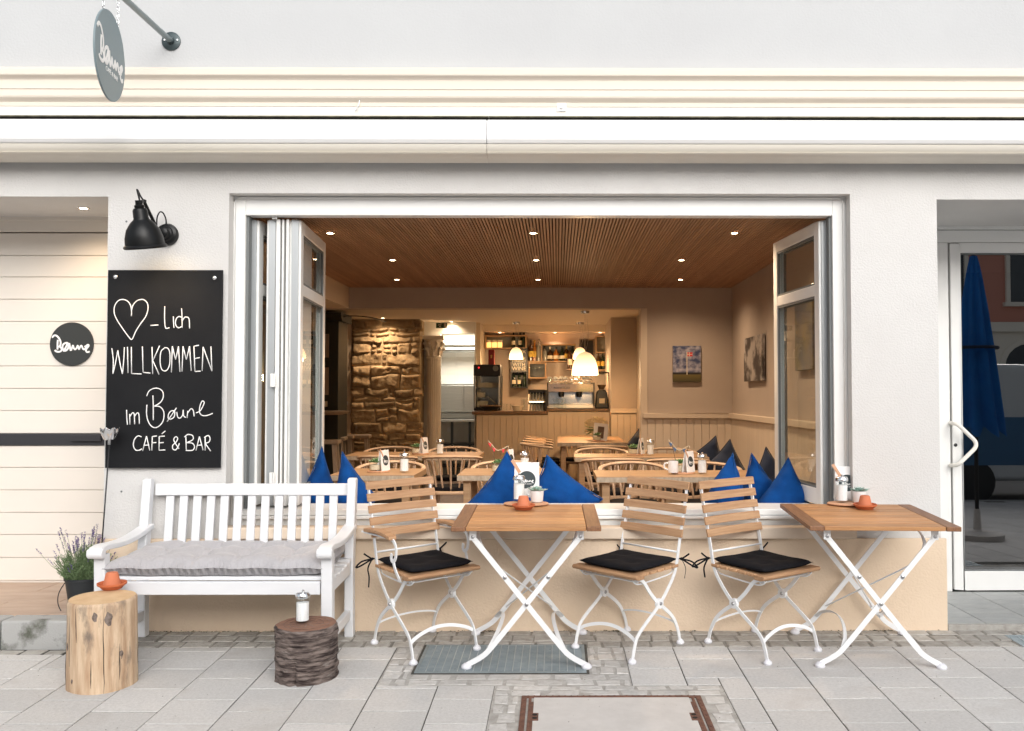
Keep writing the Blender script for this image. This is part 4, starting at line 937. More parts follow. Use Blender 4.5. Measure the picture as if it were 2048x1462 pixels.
for i, px in enumerate((977,988,999)):
    t = tag(empty('candle_jar', (P(px,690).x, yb_, sa+.0005)), ('left','middle','right')[i]+' glowing candle jar in the crate at the top left', 'candle', 'candle jars')
    b = MB(); b.lathe([(.03,0),(.036,.01),(.036,.085),(.001,.086)],16,cap=False); b.build('wax', M['candle'], t, smooth=40)
    b = MB(); b.lathe([(.037,.085),(.039,.12),(.035,.12)],16,cap=False); b.build('jar_rim', M['label_c'], t, smooth=40)
def goblet(px, zq, label, group, s=1):
    b = MB(); b.lathe([(.028*s,0),(.026*s,.003),(.004*s,.008),(.004*s,.07*s),(.02*s,.085*s),(.032*s,.12*s),(.028*s,.16*s),(.026*s,.16*s),(.03*s,.12*s),(.001,.088*s)],14,cap=False)
    o = b.build('wine_glass', M['jarglass'], smooth=50); o.location = (P(px,700).x, yb_, zq+.0005); tag(o, label, 'glass', group)
for px in (1062,1070,1078,1086): goblet(px, scg, 'stemmed glass standing in the small square crate', 'stemmed glasses in the square crate')
for px in (1197,1206,1215): goblet(px, sd, 'shining wine glass in the right hand crate', 'wine glasses in the right crate', 1.15)
q = P(990,715); t = tag(empty('tea_tin', (q.x, YC+.45, W(990,728,YC+.45).z)), 'tall dark red tin with gold emblem standing on the fridge', 'tin'); b = MB(); 
b.cbox(0,0,.11,.085,.085,.22); b.build('tin_body', M['red'], t, bevel=.006); b = MB(); b.M = Matrix.Translation((0,-.043,.13)) @ Matrix.Rotation(math.pi/2,4,'X'); b.lathe([(.012,-.001),(.014,.002),(.001,.003)],10,cap=False); b.cbox(0,-.02,0,.02,.03,.004) ; b.build('emblem', M['gold'], t)
t.location.z = z1+.001 if False else W(990,729,YC+.22).z+.001; t.location.y = YC+.40
q0, q1 = P(1159,738), P(1190,676); t = tag(empty('framed_mirror'), 'dark framed mirror on the bar wall behind the pendants', 'mirror'); b = MB(); b.box(q0.x,q1.x,YW-.03,YW-.001,q0.z,q1.z); b.build('frame', M['oakdark'], t, bevel=.003)
b = MB(); b.box(q0.x+.02,q1.x-.02,YW-.034,YW-.03,q0.z+.02,q1.z-.02); b.build('mirror_glass', mat('dark mirror', (.05,.045,.04), .12, metal=.6), t)
# added unseen spots under the beam, to light the bar shelves
for px, lb in ((1000,'left'),(1110,'middle'),(1200,'right')):
    x = W(px,660,8.8).x; t = tag(empty('ceiling_spot', (x,8.78,W(1100,663,8.58).z-.001)), f'small added spot under the bar beam, {lb} one', 'ceiling light', 'added spots under the bar beam')
    b = MB(); b.lathe([(.02,.004),(.02,-.003),(.03,0)],18,cap=False); b.build('trim_ring', M['chrome'], t); b = MB(); b.lathe([(.001,-.002),(.02,-.002)],14,cap=False); b.build('lens', M['bulb'], t)
    light('SPOT', 'spot_light', (0,0,-.01), 22, WARM, t, .02, 130, .9)

# ------------------------------------------------------------ dining tables and chairs
ZT = .78
def dtable(x0, x1, y0, y1, label, rz=0, zt=ZT, inset=.07):
    cx, cy = (x0+x1)/2, (y0+y1)/2; t = tag(empty('dining_table', (cx,cy,ZF), rz), label, 'table', 'oak tables in the dining room')
    a, c, h = (x1-x0)/2, (y1-y0)/2, zt-ZF; T = .043
    b = MB(); n = max(1, round(a*2/.6)); d = 2*a/n
    for i in range(n): b.box(-a+i*d+.0006, -a+(i+1)*d-.0006, -c, c, h-T, h)
    b.m = 1
    for i in range(n): b.box(-a+i*d+.0006, -a+(i+1)*d-.0006, -c-.001, -c, h-T+.003, h-.004)
    b.build('tabletop', [M['oak'], M['oak_e']], t, bevel=.003)
    for sx in (-1,1):
        for sy in (-1,1):
            b = MB(); b.cbox(sx*(a-inset), sy*(c-inset), (h-T)/2, .055, .055, h-T); b.build('leg', M['oak'], t, bevel=.003)
    return t
dtable(-1.66, -1.04, 1.326, 1.95, 'square oak table behind the two leftmost blue pillows')
dtable(-.73, -.10, 1.326, 1.95, 'square oak table mostly hidden by the central blue pillows')
dtable(.278, 1.50, 1.18, 1.76, 'wide double oak table in the right foreground behind the two slatted chairs')
dtable(-2.05, -.75, 3.45, 4.11, 'long oak table at the rear left in front of the stone pier')
dtable(.16, 1.42, 3.24, 3.80, 'long oak table at the rear right in front of the flag picture')
T6 = dtable(.0, .80, 5.2, 6.85, 'deep corner table under the large pendant lamp, carrying hydrangeas', 0, .815)

def make_chair():
    t = empty('spindle_chair')
    b = MB(); pl = []
    for i in range(28):
        a = 2*math.pi*i/28; c, s = math.cos(a), math.sin(a); pl.append((.225*math.copysign(abs(c)**.8, c), .21*math.copysign(abs(s)**.8, s)))
    b.prismz(pl, .415, .447); b.build('seat', M['chairwood'], t, bevel=.01)
    b = MB(); pl2 = [(x*.9, y*.9) for x, y in pl]; b.prismz(pl2, .4475, .485); b.build('seat_pad', M['blackfab'], t, bevel=.014, seg=3)
    rail = [(.268*math.sin(a), .03-.29*math.cos(a)*(1 if math.cos(a) > 0 else .35), .735+.035*math.cos(a)) for a in [R(-104+208*k/26) for k in range(27)]]
    b = MB(); sec = [(.013*math.cos(q*math.pi/4), .019*math.sin(q*math.pi/4)) for q in range(8)]
    b.sweep(rail, sec, (0,0,1)); b.build('top_rail', M['chairwood'], t, smooth=60)
    for k in range(9):
        a = R(-84+168*k/8); p0 = (.195*math.sin(a), -.175*math.cos(a)+.0, .44); j = min(26, max(0, round((math.degrees(a)+104)/208*26))); p1 = rail[j]
        b = MB(); b.tube([p0, ((p0[0]+p1[0])/2,(p0[1]+p1[1])/2,.60), p1], .009, 7, radii=[.0075,.0105,.0075]); b.build('spindle', M['chairwood'], t, smooth=60)
    for sx in (-1,1):
        for sy in (-1,1):
            b = MB(); b.tube([(sx*.15,sy*.14,.416),(sx*.185,sy*.175,.21),(sx*.215,sy*.205,0)], .016, 9, radii=[.018,.02,.013]); b.build('leg', M['chairwood'], t, smooth=60)
    return t
CH = make_chair(); used = [False]
def chair(x, y, rz, label):
    c = CH if not used[0] else copy_tree(CH); used[0] = True
    place(c, (x, y, ZF), rz); tag(c, label, 'chair', 'spindle chairs in the dining room')
def ch(px, D, rz, label, y=None):
    yy = D + CAM_Y; x = (px-1115)*D/F; chair(x, yy, rz, label)
PI = math.pi
ch(783, 7.55, PI, 'spindle chair behind the square table at the left pillows')
ch(776, 8.75, 0, 'spindle chair with its back to the street, left one before the long rear table')
ch(905, 8.72, .06, 'spindle chair seen from behind, right one before the long rear table, fully in view')
ch(783, 9.75, PI, 'spindle chair behind the long rear table, in front of the stone pier')
ch(908, 9.72, PI, 'spindle chair behind the long rear table, in front of the white column')
ch(1012, 7.6, PI, 'spindle chair behind the table with the red bunting')
ch(1266, 7.45, PI, 'spindle chair behind the wide table, left one')
ch(1412, 7.42, PI, 'spindle chair behind the wide table, right one near the blue pillows')
ch(1226, 8.35, 0, 'spindle chair before the rear right table, seen from behind, left one')
ch(1357, 8.33, 0, 'spindle chair before the rear right table, seen from behind, right one')
ch(1204, 9.55, PI, 'spindle chair behind the rear right table, left one')
ch(1340, 9.5, PI, 'spindle chair behind the rear right table, right one near the dark pillows')
ch(1206, 10.42, 0, 'spindle chair at the near end of the corner table')
ch(1157, 12.5, PI, 'spindle chair at the far end of the corner table before the bar')
for D, l in ((10.75,'nearest'),(11.35,'second'),(11.95,'third'),(12.5,'farthest')): chair(-.16, D+CAM_Y, -PI/2+.18, f'spindle chair at the left side of the corner table, {l} of the row')
# bar stools and standing table
def make_stool():
    t = empty('bar_stool'); b = MB(); b.box(-.19,.19,-.15,.15,.755,.80); b.build('seat', M['stoolwood'], t, bevel=.012)
    for sx in (-1,1):
        for sy in (-1,1):
            b = MB(); b.sweep([(sx*.135,sy*.10,.756),(sx*.19,sy*.16,0)], [(-.02,-.024),(.02,-.024),(.02,.024),(-.02,.024)], (0,1,0)); b.build('leg', M['stoolwood'], t, bevel=.003)
    b = MB(); b.cbox(0,-.135,.25,.30,.025,.03); b.cbox(0,.135,.25,.30,.025,.03); b.build('footrest', M['stoolwood'], t, bevel=.003)
    return t
ST = make_stool(); u2 = False
for px, D, l in ((649,11.0,'nearest bar stool at the left edge of the open window view'),(664,11.8,'second bar stool from the left before the dark cabinet'),(681,12.3,'third bar stool, in front of the toilet door'),(714,12.45,'bar stool standing right in front of the stone pier')):
    s = copy_tree(ST) if u2 else ST; u2 = True; place(s, ((px-1115)*D/F, D+CAM_Y, ZF), .1); tag(s, l, 'stool', 'bar stools by the standing table')
t = tag(empty('standing_table', ((636-1115)*11.2/F, 5.78, ZF)), 'high standing table with rounded wooden top before the dark cabinet', 'table')
b = MB(); b.lathe([(.30,1.095),(.36,1.115),(.385,1.14),(.001,1.14)],40,cap=False); b.build('tabletop', M['stoolwood'], t, smooth=40)
b = MB(); b.lathe([(.24,0),(.24,.02),(.04,.03),(.035,1.095)],24); b.build('pedestal', M['blackpl'], t, smooth=40)

# ------------------------------------------------------------ things on tables
LOGO = [[(165,540),(195,497),(240,472),(300,492),(355,550),(398,625),(412,705),(395,775),(350,812)],[(385,800),(430,845),(445,895),(410,940),(350,952),(285,938),(243,903)],[(330,605),(322,700),(322,800),(325,885)],
 [(610,690),(540,700),(480,750),(465,825),(490,895),(550,922),(610,880),(640,800),(630,725),(600,690)],[(492,940),(560,830),(622,680)],[(660,700),(678,790),(705,915),(740,850),(772,765),(790,835),(835,885),(880,835),(908,768),(925,830),(945,880),(975,815),(1012,770),(1040,815),(1070,885)],
 [(1070,885),(1150,860),(1215,800),(1222,755),(1185,755),(1150,800),(1140,870),(1160,940),(1205,965),(1258,938)],[(1112,778),(1180,885)]]
def logo(parent, Mx, Rad, m, name='lettering', w=.042):
    b = MB()
    for s in LOGO: b.tube([(x,-.001,z_) for x,z_ in [((p[0]-728)/635*Rad, -(p[1]-725)/635*Rad) for p in [tuple(v)[:2] for v in curve([(a,c,0) for a,c in s],3)]]], Rad*w, 6)
    b.v = [(x, max(-.0016, min(.0, y*.2)), z_) for x,y,z_ in b.v]
    o = b.build(name, m, parent); o.matrix_local = Mx; return o
def make_shaker():
    t = empty('sugar_shaker'); b = MB(); b.lathe([(.001,.003),(.034,.003),(.036,0),(.037,.004),(.037,.02),(.034,.03),(.034,.10),(.032,.118),(.029,.122),(.029,.118),(.031,.10),(.031,.012),(.001,.010)],10,cap=False); b.build('jar', M['jarglass'], t, smooth=30)
    b = MB(); b.lathe([(.0305,.0105),(.0305,.098),(.001,.102)],16,cap=False); b.build('sugar', M['sugar'], t, smooth=50)
    b = MB(); b.lathe([(.033,.119),(.036,.121),(.036,.136),(.03,.145),(.001,.147)],22,cap=False); b.tube([(.0,0,.146),(.002,0,.158)], .006, 8); b.build('lid', M['chrome'], t, smooth=40)
    return t
def leafrosette(b, r, n, c, up, seed):
    rr = random.Random(seed)
    for ring in range(3):
        k = n - ring*2; rad = r*(1-.28*ring)
        for i in range(k):
            a = 2*PI*(i+.5*ring)/k+rr.uniform(-.12,.12); e = up + ring*.42+rr.uniform(-.1,.1); d = Vector((math.cos(a)*math.cos(e), math.sin(a)*math.cos(e), math.sin(e))); s = Vector((-math.sin(a),math.cos(a),0)); nrm = d.cross(s)
            o = Vector(c); L_ = rad*rr.uniform(.85,1.1); wd = L_*.19
            pts = [o, o+d*L_*.45+s*wd-nrm*wd*.25, o+d*L_*.72+s*wd*.9, o+d*L_, o+d*L_*.72-s*wd*.9, o+d*L_*.45-s*wd-nrm*wd*.25, o+d*L_*.55+nrm*wd*.5, o+d*L_*.5-nrm*wd*.55]
            b.add(pts, [(0,1,6),(1,2,6),(2,3,6),(3,4,6),(4,5,6),(5,0,6),(0,7,1),(1,7,2),(2,7,3),(3,7,4),(4,7,5),(5,7,0)])
def make_potted():
    t = empty('potted_succulent'); b = MB(); b.lathe([(.001,.001),(.030,0),(.034,.004),(.040,.066),(.036,.066),(.034,.056),(.001,.056)],28,cap=False); b.build('pot', M['ceramic'], t, smooth=50)
    b = MB(); b.lathe([(.035,.057),(.001,.060)],16,cap=False); b.build('soil', M['soil'], t)
    b = MB(); leafrosette(b, .062, 11, (0,0,.062), .28, 4); b.build('leaves', M['succ'], t); return t
def make_jar(seed=1, sticks=None):
    t = empty('succulent_jar'); b = MB(); b.lathe([(.001,.002),(.042,.002),(.046,.008),(.046,.075),(.043,.078),(.043,.010),(.001,.008)],20,cap=False); b.build('jar', M['jarglass'], t, smooth=40)
    b = MB(); b.lathe([(.042,.009),(.042,.045),(.001,.048)],16,cap=False); b.build('gravel', M['label_c'], t)
    b = MB(); leafrosette(b, .06, 9, (0,0,.06), .35, seed); leafrosette(b, .05, 7, (.015,.01,.07), .5, seed+9); b.build('leaves', M['succ_g'], t)
    if sticks:
        b = MB(); p0, p1 = (-.05,0,.21),(.075,0,.19); b.tube([(-.012,0,.03),p0], .0025,5); b.tube([(.03,0,.03),p1], .0025,5); b.build('stick', M['oakdark'], t)
        b = MB(); st_ = curve([(-.075,0,.235),p0,(.0,0,.16),p1,(.08,0,.175)],4); b.tube(st_, .0025,5); b.build('string', M['label_c'], t)
        for f in (.22,.42,.66): b = MB(); q = st_[int(f*(len(st_)-1))]; b.add([(q.x-.016,-.001,q.z),(q.x+.016,-.001,q.z-.004),(q.x+.002,-.001,q.z-.036),(q.x-.016,.002,q.z),(q.x+.016,.002,q.z-.004),(q.x+.002,.002,q.z-.036)], [(0,1,2),(5,4,3),(0,3,4,1),(1,4,5,2),(2,5,3,0)]); b.build('flag', sticks, t)
    return t
def make_menu(w_=.11, h_=.155):
    t = empty('menu_card'); b = MB(); b.M = Matrix.Rotation(-.10,4,'X'); b.box(-w_/2,w_/2,-.004,.004,0,h_); b.M = Matrix.Translation((0,.045,0)) @ Matrix.Rotation(.16,4,'X'); b.box(-w_/2,w_/2,.0,.003,0,h_*.98); b.build('card', M['card'], t, bevel=.001)
    Rm = Matrix.Rotation(-.10,4,'X'); b = MB(); b.M = Rm @ Matrix.Translation((.0,-.0042,h_*.5)) @ Matrix.Rotation(PI/2,4,'X'); b.lathe([(.039,0),(.039,.0008)],36); pr = b.build('print', M['print'], t)
    logo(pr, Rm @ Matrix.Translation((0,-.0052,h_*.5)), .036, M['card'])
    text('CAFÉ & BAR', .008, M['card'], pr, Rm @ Matrix.Translation((0,-.0056,h_*.5-.018)) @ FRONT, ext=.0002)
    b = MB(); b.M = Rm @ Matrix.Translation((-w_/2+.008,-.0062,h_-.02)) @ Matrix.Rotation(-.55,4,'Y'); b.box(-.007,.007,0,.0018,-.03,.035); b.build('leather_clip', M['leather'], t); return t
protos = {'shaker': make_shaker(), 'pot': make_potted(), 'jar': make_jar(3), 'menu': make_menu()}
fresh = dict.fromkeys(protos, True)
def put(kind, loc, rz, label, cat, group=None):
    o = protos[kind] if fresh[kind] else copy_tree(protos[kind]); fresh[kind] = False
    place(o, loc, rz); tag(o, label, cat, group); return o
def board(loc, rz, label, rx=.11, ry=.07):
    b = MB(); b.lathe([(.97,0),(1.0,.003),(1.0,.007),(.97,.010)],36); o = b.build('serving_board', M['leather'], smooth=40); o.scale = (rx,ry,1); o.location = loc; o.rotation_euler = (0,0,rz); tag(o, label, 'board', 'round boards on the tables'); return o
def at(px, D): return (px-1115)*D/F, D+CAM_Y
def tset(name, pxs, D, zt=ZT, which=('board','jar','menu','shaker'), mrz=1.2):
    e = .0008
    for kd, px in pxs:
        x, y = at(px, D)
        if kd == 'board': board((x,y+.01,zt+e), 0, f'flat wooden board on {name}', .085, .06)
        elif kd == 'jar': put('jar', (x,y,zt+.0115), 0, f'small glass jar with succulents on {name}', 'plant jar', 'succulent jars')
        elif kd == 'menu': put('menu', (x,y+.01,zt+.0115), mrz, f'menu card seen from its edge on {name}', 'menu', 'menu cards')
        elif kd == 'shaker': put('shaker', (x,y,zt+e), 0, f'glass sugar shaker on {name}', 'sugar shaker', 'sugar shakers')
tset('the square table behind the two leftmost pillows', (('board',758),('jar',752),('menu',773),('shaker',810)), 7.0)
tset('the long rear table at the left', (('board',842),('jar',833),('menu',852),('shaker',881)), 9.1)
tset('the wide foreground table at the right', (('board',1366),('menu',1382),('shaker',1404)), 6.85, mrz=.9)
tset('the rear right table', (('board',1271),('jar',1266),('menu',1286),('shaker',1301)), 8.95)
tset('the table with the red bunting', (('shaker',1050),('menu',1024)), 7.1)
x, y = at(996, 7.05); t = make_jar(8, M['redfab']); place(t, (x,y,ZT+.001)); tag(t, 'succulent jar with red felt bunting on two sticks', 'plant jar', 'succulent jars')
x, y = at(1357, 6.9); t = make_jar(5, M['bluebunt']); place(t, (x,y,ZT+.0115)); tag(t, 'succulent jar with blue bunting on two sticks beside a white mug', 'plant jar', 'succulent jars')
def mug(loc, rz, label, s=1):
    t = tag(empty('mug', loc, rz), label, 'mug'); b = MB(); b.lathe([(.001,.001),(.036*s,0),(.038*s,.004),(.038*s,.085*s),(.034*s,.085*s),(.034*s,.01),(.001,.008)],24,cap=False); b.build('cup_body', M['ceramic'], t, smooth=50)
    b = MB(); b.tube(curve([(.037*s,0,.07*s),(.062*s,0,.066*s),(.064*s,0,.035*s),(.038*s,0,.02*s)],4), .0055*s, 8); b.build('handle', M['ceramic'], t, smooth=180); return t
x, y = at(1346, 6.82); mug((x,y,ZT+.0115), PI, 'white mug on the wide foreground table left of the blue bunting')
# corner table: hydrangea, frame, glass
zt6 = .816
x, y = at(1193, 11.3); t = tag(empty('hydrangea_pot', (x,y,zt6)), 'potted cream hydrangea behind the white frame on the corner table', 'potted plant')
b = MB(); b.lathe([(.045,0),(.06,.11),(.055,.11),(.001,.09)],20,cap=False); b.build('pot', M['label_c'], t, smooth=40)
rr = random.Random(2); b = MB()
for i in range(150):
    a, e_ = rr.uniform(0,2*PI), rr.uniform(-.2,1.5); r = .12*rr.uniform(.85,1.05); c = Vector((r*1.15*math.cos(a)*math.cos(e_), r*math.sin(a)*math.cos(e_), .19+r*.6*math.sin(e_)))
    for q in range(4): d = q*PI/2+rr.uniform(0,1); b.add([c, c+Vector((.014*math.cos(d),.004,.014*math.sin(d))), c+Vector((.02*math.cos(d+.5),-.006,.02*math.sin(d+.5))), c+Vector((.014*math.cos(d+1),.004,.014*math.sin(d+1)))], [(0,1,2,3)])
b.build('blossom', M['label_c'], t)
b = MB()
for i in range(34):
    a, e_ = rr.uniform(0,2*PI), rr.uniform(-.5,.5); d = Vector((math.cos(a)*math.cos(e_),math.sin(a)*math.cos(e_),math.sin(e_))); s = Vector((-d.y,d.x,.2)); o = Vector((0,0,.13)); b.add([o+d*.03, o+d*.10+s*.03, o+d*.17, o+d*.10-s*.03], [(0,1,2,3)])
b.build('leaves', M['succ_g'], t)
x, y = at(1200, 11.0); t = tag(empty('picture_card', (x,y,zt6+.012), .15), 'small white picture frame card leaning on the corner table', 'frame')
b = MB(); b.M = Matrix.Rotation(-.14,4,'X') @ Matrix.Rotation(.12,4,'Y'); w2,h2=.085,.20
b.box(-w2,-w2*.45,-.005,.005,0,h2); b.box(w2*.45,w2,-.005,.005,0,h2); b.box(-w2*.45,w2*.45,-.005,.005,h2*.8,h2); b.box(-w2*.45,w2*.45,-.005,.005,0,h2*.1); b.build('frame', M['card'], t)
b = MB(); b.M = Matrix.Rotation(-.14,4,'X') @ Matrix.Rotation(.12,4,'Y'); b.box(-w2*.45,w2*.45,-.001,.004,h2*.1,h2*.8); b.build('picture', M['oakdark'], t)
tset('the corner table in front of the white frame', (('board',1196),('jar',1194)), 10.85, zt6)

# ------------------------------------------------------------ pictures
def canvas(w_, h_, paint, label, loc, rz):
    t = tag(empty('canvas_picture', loc, rz), label, 'picture'); b = MB(); b.box(-w_/2,w_/2,-.03,0,0,h_); b.build('canvas', paint, t, bevel=.002); return t
def sky_paint():
    m = bpy.data.materials.new('flagpole photo'); m.use_nodes = True; t = m.node_tree; N = t.nodes; L = t.links; p = N['Principled BSDF']; p.inputs['Roughness'].default_value=.5
    tc = N.new('ShaderNodeTexCoord'); sp = N.new('ShaderNodeSeparateXYZ'); L.new(tc.outputs['Generated'], sp.inputs[0])
    no = N.new('ShaderNodeTexNoise'); no.inputs['Scale'].default_value=3.5; no.inputs['Detail'].default_value=8; mp = N.new('ShaderNodeMapping'); mp.inputs['Scale'].default_value=(1.2,1,2.2); L.new(tc.outputs['Generated'], mp.inputs[0]); L.new(mp.outputs[0], no.inputs['Vector'])
    cr = N.new('ShaderNodeValToRGB'); cr.color_ramp.elements[0].position=.38; cr.color_ramp.elements[0].color=(.035,.05,.12,1); cr.color_ramp.elements[1].position=.68; cr.color_ramp.elements[1].color=(.42,.40,.45,1); L.new(no.outputs['Fac'], cr.inputs[0])
    c2 = N.new('ShaderNodeValToRGB'); e = c2.color_ramp.elements; e[0].position=.0; e[0].color=(.045,.04,.012,1); e[1].position=.20; e[1].color=(.13,.095,.025,1); x_ = e.new(.215); x_.color=(.012,.012,.014,1); L.new(sp.outputs['Z'], c2.inputs[0])
    gt = N.new('ShaderNodeMath'); gt.operation='GREATER_THAN'; gt.inputs[1].default_value=.265; L.new(sp.outputs['Z'], gt.inputs[0])
    mx = N.new('ShaderNodeMix'); mx.data_type='RGBA'; L.new(gt.outputs[0], mx.inputs['Factor']); L.new(c2.outputs[0], mx.inputs['A']); L.new(cr.outputs[0], mx.inputs['B']); L.new(mx.outputs['Result'], p.inputs['Base Color']); return m
q = W(1373,764,YB); tp = W(1373,692,YB); pw = 56*(YB-CAM_Y)/F
t = canvas(pw, tp.z-q.z, sky_paint(), 'canvas photo of a red flag on a white pole under a dark sky', (q.x,YB-.012,q.z), 0); hh = tp.z-q.z
b = MB(); b.box(-.004-.0*pw,.004,-.0312,-.0302,hh*.2,hh*.83); b.m=1; b.box(.004,.06,-.0312,-.0302,hh*.71,hh*.82); b.m=0; b.box(.022,.029,-.0318,-.0312,hh*.71,hh*.82); b.box(.004,.06,-.0318,-.0312,hh*.758,hh*.772); b.build('flagpole', [M['label_c'],M['redfab']], t)
rope = mat('boat photo', (.40,.36,.32), .5, c2=(.05,.04,.035), vs=4.5, stretch=(1,2.2,1), detail=9, lo=.42, hi=.55)
yp = 3.95; q = W(1516,762,yp); s_ = (W(1516,672,yp).z-q.z)
yc_ = 3.0
d0 = 1850*XRW/(1497-1115)+CAM_Y; d1 = 1850*XRW/(1534-1115)+CAM_Y; ym = (d0+d1)/2; za_ = W(1516,762,ym).z; zb_ = W(1516,673,ym).z
t = canvas(d0-d1, zb_-za_, rope, 'canvas photo of weathered ropes and timber on the side wall', (XRW-.012, ym, za_), -PI/2)
dune = mat('dune photo', (.05,.07,.13), .5, c2=(.16,.12,.04), vs=2.5, detail=7)
canvas(.5,.62, dune, 'canvas photo of dunes on the side wall, seen through the open glass leaf', (XRW-.012, 1.55, 1.55), -PI/2)

# ------------------------------------------------------------ pillows
def pillow(px_corners, D, th, m, label, dy=(0,0,0,0), k=.13, group='pillows on the window bench', seed=0):
    P4 = [W(px, py, D+CAM_Y+d) for (px,py), d in zip(px_corners, dy)]      # top, right, bottom, left
    base = sum(P4, Vector())/4
    t = tag(empty('pillow', base), label, 'pillow', group)
    nrm = (P4[0]-P4[2]).cross(P4[1]-P4[3]).normalized()
    def q(u, v):
        uu = u*(1-k*(1-v*v)*abs(u)); vv = v*(1-k*(1-u*u)*abs(v)); a, c = (uu+1)/2, (vv+1)/2
        return P4[3]*(1-a)*(1-c)+P4[0]*a*(1-c)+P4[1]*a*c+P4[2]*(1-a)*c
    for s in (1,):
        b = MB(); n = 26; top = []; 
        def fn(sg):
            def f(a, c):
                u, v = a*2-1, c*2-1; h = th/2*((1-u**4)*(1-v**4))**.55
                p = q(u, v); p = p + Vector((noise.noise(p*7+Vector((3,seed,0))),0,noise.noise(p*7+Vector((9,seed,0)))))*.014; nz = noise.noise(p*5+Vector((seed,0,0)))*.034 + noise.noise(p*13+Vector((seed,3,0)))*.014 + noise.noise(Vector((p.x*9+p.z*22+seed,p.y*9,p.z*5)))*.008
                ag = math.atan2(1-v, 1+u); rd = math.hypot(1-v, 1+u); nz += .011*math.sin(ag*10+seed*1.7+2*noise.noise(p*4))*math.exp(-((rd-.75)/.55)**2); return p + nrm*sg*(h + nz*min(1, h*30)) - base
            return f
        b.grid(n, n, fn(1)); b.grid(n, n, fn(-1)); o = b.build('cover', m, t, smooth=180)
    ring = [q(-1+2*i/20,-1) for i in range(20)] + [q(1,-1+2*i/20) for i in range(20)] + [q(1-2*i/20,1) for i in range(20)] + [q(-1,1-2*i/20) for i in range(20)]
    b = MB(); b.tube([p-base for p in ring], .004, 5, closed=True); b.build('piping', M['seam'] if m is M['bluefab'] else m, t, smooth=180)
    return t
BL, NV = M['bluefab'], M['navyfab']
pillow([(644,893),(674,985),(642,1085),(600,990)], 6.05, .17, BL, 'blue pillow standing on its corner at the far left, edge towards the street', (0,.05,0,-.05), .09, seed=1)
pillow([(684,903),(756,995),(704,1085),(668,992)], 5.95, .16, BL, 'blue pillow right of the leftmost one, behind the end of the white bench', (0,.06,0,-.04), .10, seed=2)
pillow([(1014,903),(1092,1000),(1018,1085),(930,1012)], 5.92, .15, BL, 'blue pillow peaked behind the menu card, left of the central pair', (0,0,0,0), .12, seed=3)
pillow([(1093,911),(1206,998),(1130,1085),(1050,1000)], 5.97, .15, BL, 'blue pillow sloping down to the right, right of the central pair', (0,0,0,0), .10, seed=4)
pillow([(1466,906),(1483,990),(1450,1075),(1400,1018)], 6.0, .17, BL, 'blue pillow behind the right slatted chair', (0,-.12,0,.1), .08, seed=5)
pillow([(1503,906),(1560,985),(1520,1070),(1482,985)], 6.1, .15, BL, 'blue pillow with folded tip, between the two other right pillows', (0,.05,0,.05), .05, seed=6)
pillow([(1577,915),(1622,1000),(1565,1070),(1512,1012)], 5.93, .18, BL, 'large blue pillow at the right, against the glass leaf', (0,0,0,0), .06, seed=7)
pillow([(1532,893),(1580,960),(1540,1030),(1505,960)], 7.6, .15, NV, 'navy pillow tip on the side bench behind the blue ones', (0,0,0,0), .06, 'pillows on the side bench', seed=8)
pillow([(1432,871),(1452,935),(1410,985),(1378,912)], 9.55, .15, NV, 'navy pillow in the rear corner, left one', (0,0,0,0), .08, 'pillows on the side bench', seed=9)
pillow([(1460,878),(1494,945),(1440,1010),(1408,935)], 8.9, .17, NV, 'navy pillow in the rear corner, right one in front', (0,0,0,0), .06, 'pillows on the side bench', seed=10)
pillow([(1278,857),(1290,890),(1275,930),(1254,887)], 11.6, .12, NV, 'navy pillow leaning on the niche wall beside the corner table', (0,0,0,0), .05, 'pillows on the side bench', seed=11)
# benches they rest on
b = MB(); b.box(XLW+.1, XRW-.02, .45, .95, ZF, .44); tag(b.build('window_bench', M['wains'], bevel=.006), 'built in bench below the open window carrying the bright blue pillows', 'bench')
b = MB(); b.box(XRW-.46, XRW-.018, .97, YB-.02, ZF, .46); tag(b.build('side_bench', M['wains'], bevel=.006), 'built in bench along the side wall carrying navy pillows', 'bench')

# ------------------------------------------------------------ bench with cushion
TL = math.atan(SL)
gB = G(492, 1272); yB = gB.y
X0, X1 = W(275,1272,yB).x, W(710,1272,yB).x
cx = (X0+X1)/2; hw = (X1-X0)/2
bn = tag(empty('garden_bench', (cx, yB+.03, gz(yB+.03)), 0, TL), 'white wooden garden bench with slatted back and curved arms below the chalkboard', 'bench')
SD = .54            # depth to the front of the legs
def post(sx):
    b = MB(); xx = sx*(hw-.03)
    b.prism([(-.06,0),(0,0),(0,.40),(.071,.878),(.058,.888),(.020,.882),(-.06,.43)], xx-.025, xx+.025); b.build('leg', M['bench'], bn, bevel=.006)
    b = MB(); xf = sx*(hw-.035); b.box(xf-.029, xf+.029, -SD, -SD+.06, 0, .565); b.build('leg', M['bench'], bn, bevel=.006)
    b = MB(); path = curve([(xf,.03,.615),(xf,-.10,.597),(xf,-.24,.585),(xf,-.38,.588),(xf,-SD+.03,.60),(xf,-SD-.035,.592)],4)
    b.sweep(path, [(-.036,-.015),(.036,-.015),(.036,.015),(-.036,.015)], (1,0,0)); b.tube([(xf-.04,-SD-.03,.578),(xf+.04,-SD-.03,.578)], .026, 14); b.build('armrest', M['bench'], bn, bevel=.006)
    b = MB(); b.box(xf-.016,xf+.016,-SD+.06,-.06,.10,.155); b.box(xf-.018,xf+.018,-SD+.06,-.06,.358,.425); b.build('side_rail', M['bench'], bn, bevel=.004)
post(-1); post(1)
